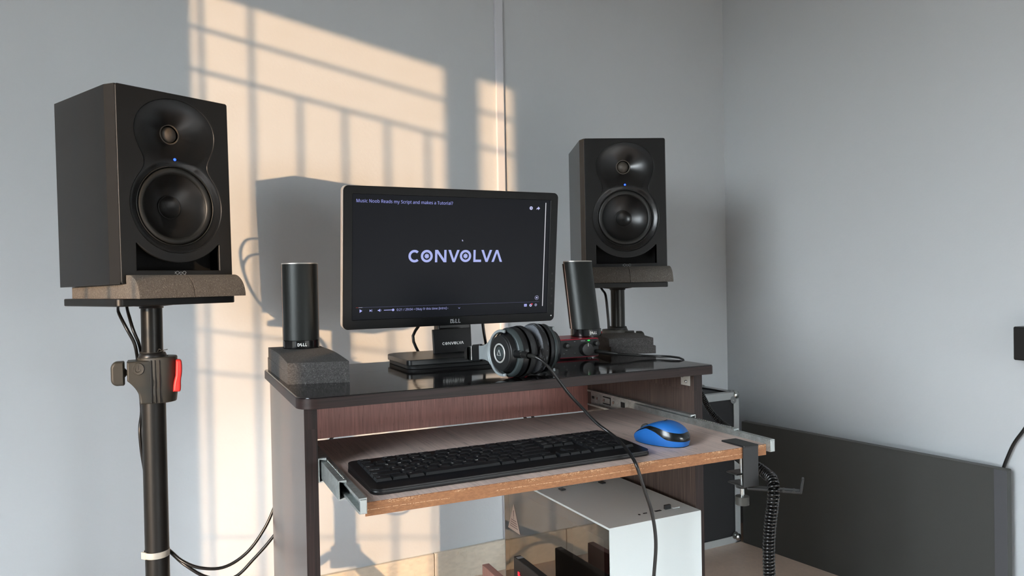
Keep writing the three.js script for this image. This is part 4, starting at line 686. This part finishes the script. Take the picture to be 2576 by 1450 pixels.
// ---------------------------------------------------------------- under the desk
{
  const W = 0.2075, H = 0.46, D = 0.43, t = thing('computer_tower', 'white computer tower with a tinted glass side standing under the desk', 'computer', dl(0.6245, 0.018, -0.196), DESK_TURN + 0.026);
  const x = W / 2, z = D / 2;
  const top = roundRect(-x, -z, x, z, 0.0008);                             // shape's y becomes -z: +y is the rear
  for (let i = 0; i < 26; i++) { const a = -0.066 + i * 0.0052, s = new THREE.Path(); s.moveTo(a, 0.048); s.lineTo(a + 0.0026, 0.048); s.lineTo(a + 0.0026, 0.150); s.lineTo(a, 0.150); s.closePath(); top.holes.push(s); }
  obj('top_panel', extrude(top, 0.0018).rotateX(-Math.PI / 2).translate(0, H - 0.0018, 0), M.white, t);
  obj('front_panel', box(-x, x, 0.012, H - 0.0018, z - 0.002, z), M.white, t);
  obj('right_panel', box(x - 0.0015, x, 0.012, H - 0.0018, -z, z - 0.002), M.white, t);
  obj('rear_panel', box(-x, x - 0.0015, 0.012, H - 0.0018, -z, -z + 0.0015), M.hexPanel, t);
  obj('bottom_panel', box(-x, x, 0.012, 0.0145, -z, z - 0.002), M.white, t);
  for (const a of [-1, 1]) for (const b of [-1, 1]) obj('foot', box(a * 0.08 - 0.012, a * 0.08 + 0.012, 0, 0.0122, b * 0.17 - 0.02, b * 0.17 + 0.02, 0.002), M.rubber, t);
  obj('top_rim', box(-x - 0.0006, -x + 0.003, H - 0.0038, H + 0.0003, -z, z, 0.0005), M.white, t);
  const gl = obj('glass_side', box(-x - 0.0003, -x + 0.0002, 0.014, H - 0.0045, -z + 0.002, z - 0.003), M.tint, t); gl.geometry = new THREE.PlaneGeometry(D - 0.005, H - 0.0185).rotateY(-Math.PI / 2).translate(-x, H / 2 + 0.005, -0.0005);
  const bd = roundRect(-z + 0.002, 0.014, z - 0.003, H - 0.0045, 0.001); bd.holes.push(new THREE.Path(roundRect(-z + 0.020, 0.034, z - 0.020, H - 0.026, 0.003).getPoints(4)));
  obj('glass_border', extrude(bd, 0.002).rotateY(-Math.PI / 2).translate(-x + 0.0026, 0, 0).rotateY(0), M.glassBorder, gl);
  obj('motherboard_tray', box(x - 0.028, x - 0.0265, 0.10, H - 0.01, -z + 0.002, z - 0.03), M.inside, t);
  const hex = []; for (let i = 0; i < 13; i++) for (let j = 0; j < 10; j++) hex.push(at(cyl(0.0036, 0.0036, 0.001, 6), x - 0.0268, 0.24 + j * 0.0075 * 1.6, -0.16 + i * 0.0088 + (j % 2) * 0.0044, 0, 0, Math.PI / 2)); const hx = obj('hexagon_mesh', hex, M.hexPanel, t); hx.userData.kind = 'stuff';
  obj('power_supply_shroud', box(-x + 0.004, x - 0.03, 0.0145, 0.105, -z + 0.004, z - 0.008), M.inside, t);
  obj('case_fan', at(new THREE.TorusGeometry(0.055, 0.004, 10, 48), 0.01, 0.30, z - 0.03), M.print, t);
  obj('fan_hub', at(cyl(0.02, 0.02, 0.02, 28), 0.01, 0.30, z - 0.03, Math.PI / 2), M.print, t);
  obj('memory_stick', box(x - 0.06, x - 0.03, 0.29, 0.42, 0.028, 0.034), M.satinBlack, t);
  obj('memory_light_bar', box(x - 0.063, x - 0.06, 0.345, 0.385, 0.0285, 0.0335), M.ledWhite, t);
  // caution sticker on the glass
  const st = obj('warning_sticker', at(extrude(poly([[-0.030, -0.026], [0.030, -0.026], [0, 0.034]]), 0.0004), -x - 0.0004, 0.368, -0.166, 0, -Math.PI / 2), std(0xd9c3b6, 0.6), t);
  obj('sticker_print', at(join([extrude(poly([[-0.0012, 0.006], [0.0012, 0.006], [0.0016, 0.020], [-0.0016, 0.020]]), 0.0003), extrude(poly([[-0.0012, 0.002], [0.0012, 0.002], [0.0012, 0.0042], [-0.0012, 0.0042]]), 0.0003), ...[-0.002, -0.007, -0.012, -0.017].map((y, i) => extrude(poly([[-0.012 - i * 0.0022, y - 0.0012], [0.012 + i * 0.0022, y - 0.0012], [0.012 + i * 0.0022, y + 0.0006], [-0.012 - i * 0.0022, y + 0.0006]]), 0.0003))]), -x - 0.0009, 0.368, -0.166, 0, -Math.PI / 2), std(0x8d6f64, 0.6), st);
  // front sockets and button on the top
  const y = H + 0.0002, Z = z - 0.037;
  obj('power_button', at(extrude(roundRect(-0.009, -0.0042, 0.009, 0.0042, 0.004), 0.0012, 0.0004, 2, 8), 0.073, y, Z, -Math.PI / 2), M.white, t);
  const us = obj('usb_dongle', box(0.0465, 0.0605, y, y + 0.0085, Z - 0.003, Z + 0.003, 0.0012), M.satinBlack, t);
  obj('usb_socket', box(0.024, 0.038, y - 0.0003, y + 0.0004, Z - 0.0028, Z + 0.0028), M.blackHole, t);
  obj('usb_c_socket', extrude(roundRect(-0.0045, -0.0016, 0.0045, 0.0016, 0.0015), 0.0006, 0, 1, 8).rotateX(-Math.PI / 2).translate(0.001, y, Z), M.blackHole, t);
  obj('audio_socket', at(cyl(0.0022, 0.0022, 0.0006, 16), -0.0125, y, Z), M.blackHole, t);
  for (const xx of [-0.055, 0.045]) obj('vent_latch', box(xx - 0.0055, xx + 0.0055, y, y + 0.003, -0.0415, -0.027, 0.001), M.satinBlack, t);
}
{
  const t = thing('black_device', 'slim black upright device with a small red light beside the tower', 'device', dl(0.4703, 0.018, -0.14), DESK_TURN);
  obj('housing', box(-0.0083, 0.0083, 0, 0.332, -0.108, 0.10, 0.002), M.matteBlack, t);
  obj('top_label', box(-0.0065, 0.0065, 0.3318, 0.3324, -0.100, -0.090), M.print, t);
  obj('red_light', at(extrude(poly([[0, 0], [0.010, 0], [0.010, 0.002], [0.006, 0.004], [0.008, 0.008], [0.0, 0.008]]), 0.0008), -0.0086, 0.3, -0.086, 0, -Math.PI / 2), M.ledRed, t);
}

// ---------------------------------------------------------------- right of the desk
{ // flight case: black skin between aluminium angles with ball corners
  const W = 0.46, H = 0.52, D = 0.185, t = thing('flight_case', 'black equipment case with aluminium edges and ball corners behind the desk', 'case', [1.629, 0, 0.1075]), x = W / 2, z = D / 2, e = 0.024;
  obj('case_skin', box(-x + 0.004, x - 0.004, 0.006, H - 0.006, -z + 0.004, z - 0.004, 0.002), M.caseSkin, t);
  const prof = (len) => { const s = poly([[0, 0], [e, 0], [e, -0.0022], [0.014, -0.0030], [0.0125, -0.0022], [0.0035, -0.0022], [0.0022, -0.0035], [0.0022, -0.0125], [0.0030, -0.014], [0.0022, -e], [0, -e]]); return extrude(s, len); };
  const edge = (sx, sy, axis) => { const g = prof(axis === 'x' ? W : axis === 'y' ? H : D); return g; };
  const put = (g, m) => { g.applyMatrix4(m); if (m.determinant() < 0) { const p = g.attributes.position.array; for (let i = 0; i < p.length; i += 9) for (let c = 0; c < 3; c++) [p[i + 3 + c], p[i + 6 + c]] = [p[i + 6 + c], p[i + 3 + c]]; g.computeVertexNormals(); } return g; };   // mirrored pieces get their winding back
  const frame = (px, py, pz, ax, ay, az) => new THREE.Matrix4().makeBasis(V(...ax), V(...ay), V(...az)).setPosition(px, py, pz);
  for (const sz of [-1, 1]) for (const sy of [0, 1]) obj('aluminium_edge', put(prof(W), frame(-x, sy ? H : 0.0, sz * z, [0, 0, -sz], [0, sy ? 1 : -1, 0], [1, 0, 0])), M.aluminium, t);
  for (const sz of [-1, 1]) for (const sx of [-1, 1]) obj('aluminium_edge', put(prof(H), frame(sx * x, 0, sz * z, [0, 0, -sz], [sx, 0, 0], [0, 1, 0])), M.aluminium, t);
  for (const sx of [-1, 1]) for (const sy of [0, 1]) obj('aluminium_edge', put(prof(D), frame(sx * x, sy ? H : 0, -z, [-sx, 0, 0], [0, sy ? 1 : -1, 0], [0, 0, 1])), M.aluminium, t);
  for (const sx of [-1, 1]) for (const sy of [0, 1]) for (const sz of [-1, 1]) {
    const y = sy ? H : 0, k = sy ? 1 : -1, lift = sy ? 0.004 : -0.004, c = obj('ball_corner', join([new THREE.SphereGeometry(0.0165, 24, 16).translate(sx * (x - 0.0105), y - k * 0.0105 + (sy ? 0 : 0.006), sz * (z - 0.0105)), at(cyl(0.013, 0.013, 0.0016, 24), sx * (x - 0.026), y - k * 0.026, sz * (z + 0.0007), Math.PI / 2), at(cyl(0.013, 0.013, 0.0016, 24), sx * (x + 0.0007), y - k * 0.026, sz * (z - 0.026), 0, 0, Math.PI / 2)].map((g) => g)), M.steel, t);
    obj('rivet', at(new THREE.SphereGeometry(0.0032, 12, 8), sx * (x - 0.028), y - k * 0.028, sz * (z + 0.0018)), M.aluminium, c);
  }
  obj('latch', box(-0.02, 0.02, H - 0.075, H - 0.02, z, z + 0.006, 0.002), M.steel, t);
}
{ // dark board standing on the floor along the right wall
  const a = [1.859, 0.211], b = [1.9468, 1.029], len = Math.hypot(b[0] - a[0], b[1] - a[1]), turn = Math.atan2(b[0] - a[0], b[1] - a[1]);
  const t = thing('dark_board', 'long dark grey board standing on the floor along the right wall', 'board', [(a[0] + b[0]) / 2, 0, (a[1] + b[1]) / 2], turn);
  obj('board_face', box(-0.0005, 0.024, 0, 0.4185, -len / 2, len / 2, 0.0012), M.blackBoard, t);
  obj('edge_strip', box(0.0008, 0.0230, 0.4180, 0.4196, -len / 2 + 0.001, len / 2 - 0.001, 0.0005), std(0x50504d, 0.6), t);
  obj('end_strip', box(-0.0012, 0.0002, 0.001, 0.418, len / 2 - 0.030, len / 2 - 0.0005, 0.0003), std(0x45464a, 0.6), t);
  obj('rear_batten', box(0.024, 0.034, 0, 0.40, -len / 2 + 0.02, -len / 2 + 0.05), M.blackBoard, t);
}
{ // black adapter on the right wall with its lead
  const t = thing('wall_adapter', 'black power adapter on the right wall at the picture edge', 'adapter', [2.0, 0.698, 1.0835]);
  obj('housing', box(-0.042, -0.0005, 0, 0.084, -0.0435, 0.035, 0.004), M.satinBlack, t);
  obj('socket_plate', box(-0.009, -0.0002, -0.03, 0.12, -0.03, 0.09, 0.002), M.matteBlack, t);
  const l = cord([[1.975, 0.700, 1.09], [1.976, 0.64, 1.095], [1.981, 0.575, 1.080], [1.984, 0.525, 1.052], [1.985, 0.483, 1.026], [1.985, 0.445, 1.010], [1.984, 0.405, 0.998], [1.98, 0.25, 0.985], [1.97, 0.0055, 0.96]], 0.0042, 80);
  tag(obj('adapter_lead', l, M.cable), 'black lead curving down the right wall behind the dark board', 'cable');
}
// ---------------------------------------------------------------- left stand's cables
{
  const g = 'two black speaker leads by the left stand', tie = [0.0345, 0.474];
  const a = [[-0.022, 1.108, 0.353], [-0.042, 1.104, 0.312], [-0.051, 1.076, 0.302], [-0.049, 1.044, 0.30], [-0.041, 1.005, 0.30], [-0.024, 0.95, 0.305], [-0.022, 0.905, 0.345], [-0.024, 0.881, 0.39], [-0.0215, 0.868, 0.44], [-0.009, 0.840, 0.462], [0.004, 0.810, 0.462], [0.0075, 0.790, 0.455], [0.010, 0.76, 0.432], [0.013, 0.70, 0.430], [0.014, 0.67, 0.444], [0.0100, 0.64, 0.458], [0.0115, 0.60, 0.458], [0.018, 0.54, 0.450], [0.024, 0.45, 0.447], [0.045, 0.400, 0.4465], [0.0625, 0.386, 0.473], [0.078, 0.373, 0.49], [0.109, 0.357, 0.503], [0.154, 0.351, 0.51], [0.1975, 0.372, 0.513], [0.236, 0.420, 0.515], [0.262, 0.475, 0.515], [0.30, 0.56, 0.513], [0.36, 0.64, 0.513], [0.46, 0.66, 0.515]];
  const b = [[-0.018, 1.07, 0.351], [-0.037, 1.06, 0.312], [-0.046, 1.03, 0.302], [-0.038, 0.996, 0.30], [-0.017, 0.94, 0.305], [-0.009, 0.905, 0.345], [-0.008, 0.881, 0.39], [-0.004, 0.862, 0.44], [0.003, 0.835, 0.459], [0.0115, 0.81, 0.456], [0.0155, 0.79, 0.4465], [0.020, 0.76, 0.428], [0.022, 0.70, 0.427], [0.026, 0.58, 0.443], [0.033, 0.44, 0.4445], [0.053, 0.392, 0.450], [0.068, 0.378, 0.477], [0.088, 0.361, 0.495], [0.123, 0.336, 0.505], [0.172, 0.326, 0.51], [0.213, 0.358, 0.512], [0.258, 0.405, 0.514], [0.31, 0.48, 0.512], [0.39, 0.60, 0.511], [0.48, 0.645, 0.513]];
  tag(obj('speaker_lead', cord(a, 0.0032, 200), M.cable), 'upper of two black leads sagging from the left stand to the desk', 'cable', g);
  tag(obj('speaker_lead', cord(b, 0.0032, 200), M.cable), 'lower of two black leads sagging from the left stand to the desk', 'cable', g);
  const t = tag(obj('cable_tie', join([at(lathe([[0.0226, 0.006], [0.0238, 0.006], [0.0238, -0.006], [0.0226, -0.006]], 40), tie[0], 0.392, tie[1]), at(box(-0.006, 0.006, -0.007, 0.007, -0.002, 0.002, 0.001), 0.0115, 0.392, 0.481, 0, -0.9)].map((q) => q)), M.tie), 'pale strap holding the two leads to the left stand pole', 'strap');
  tag(obj('twist_wire', join([at(new THREE.TorusGeometry(0.0204, 0.0007, 6, 40), tie[0], 0.793, tie[1], Math.PI / 2 + 0.06), tube([[0.048, 0.793, 0.489], [0.056, 0.796, 0.495], [0.062, 0.797, 0.492]], 0.0007, 8, 5), tube([[0.044, 0.793, 0.492], [0.047, 0.799, 0.497], [0.050, 0.797, 0.499]], 0.0007, 8, 5)]), M.wire), 'thin twisted wire round the left stand pole above its collar', 'wire');
  // the right speaker's lead beside its pole
  tag(obj('speaker_lead', cord([[1.26, 1.0, 0.245], [1.235, 0.93, 0.26], [1.200, 0.888, 0.345], [1.1895, 0.875, 0.375], [1.1895, 0.82, 0.385], [1.1905, 0.785, 0.387], [1.192, 0.70, 0.38], [1.196, 0.40, 0.382], [1.16, 0.0045, 0.34]], 0.0036, 120), M.cable), 'black lead hanging beside the right stand pole', 'cable');
}
renderer.render(scene, camera);
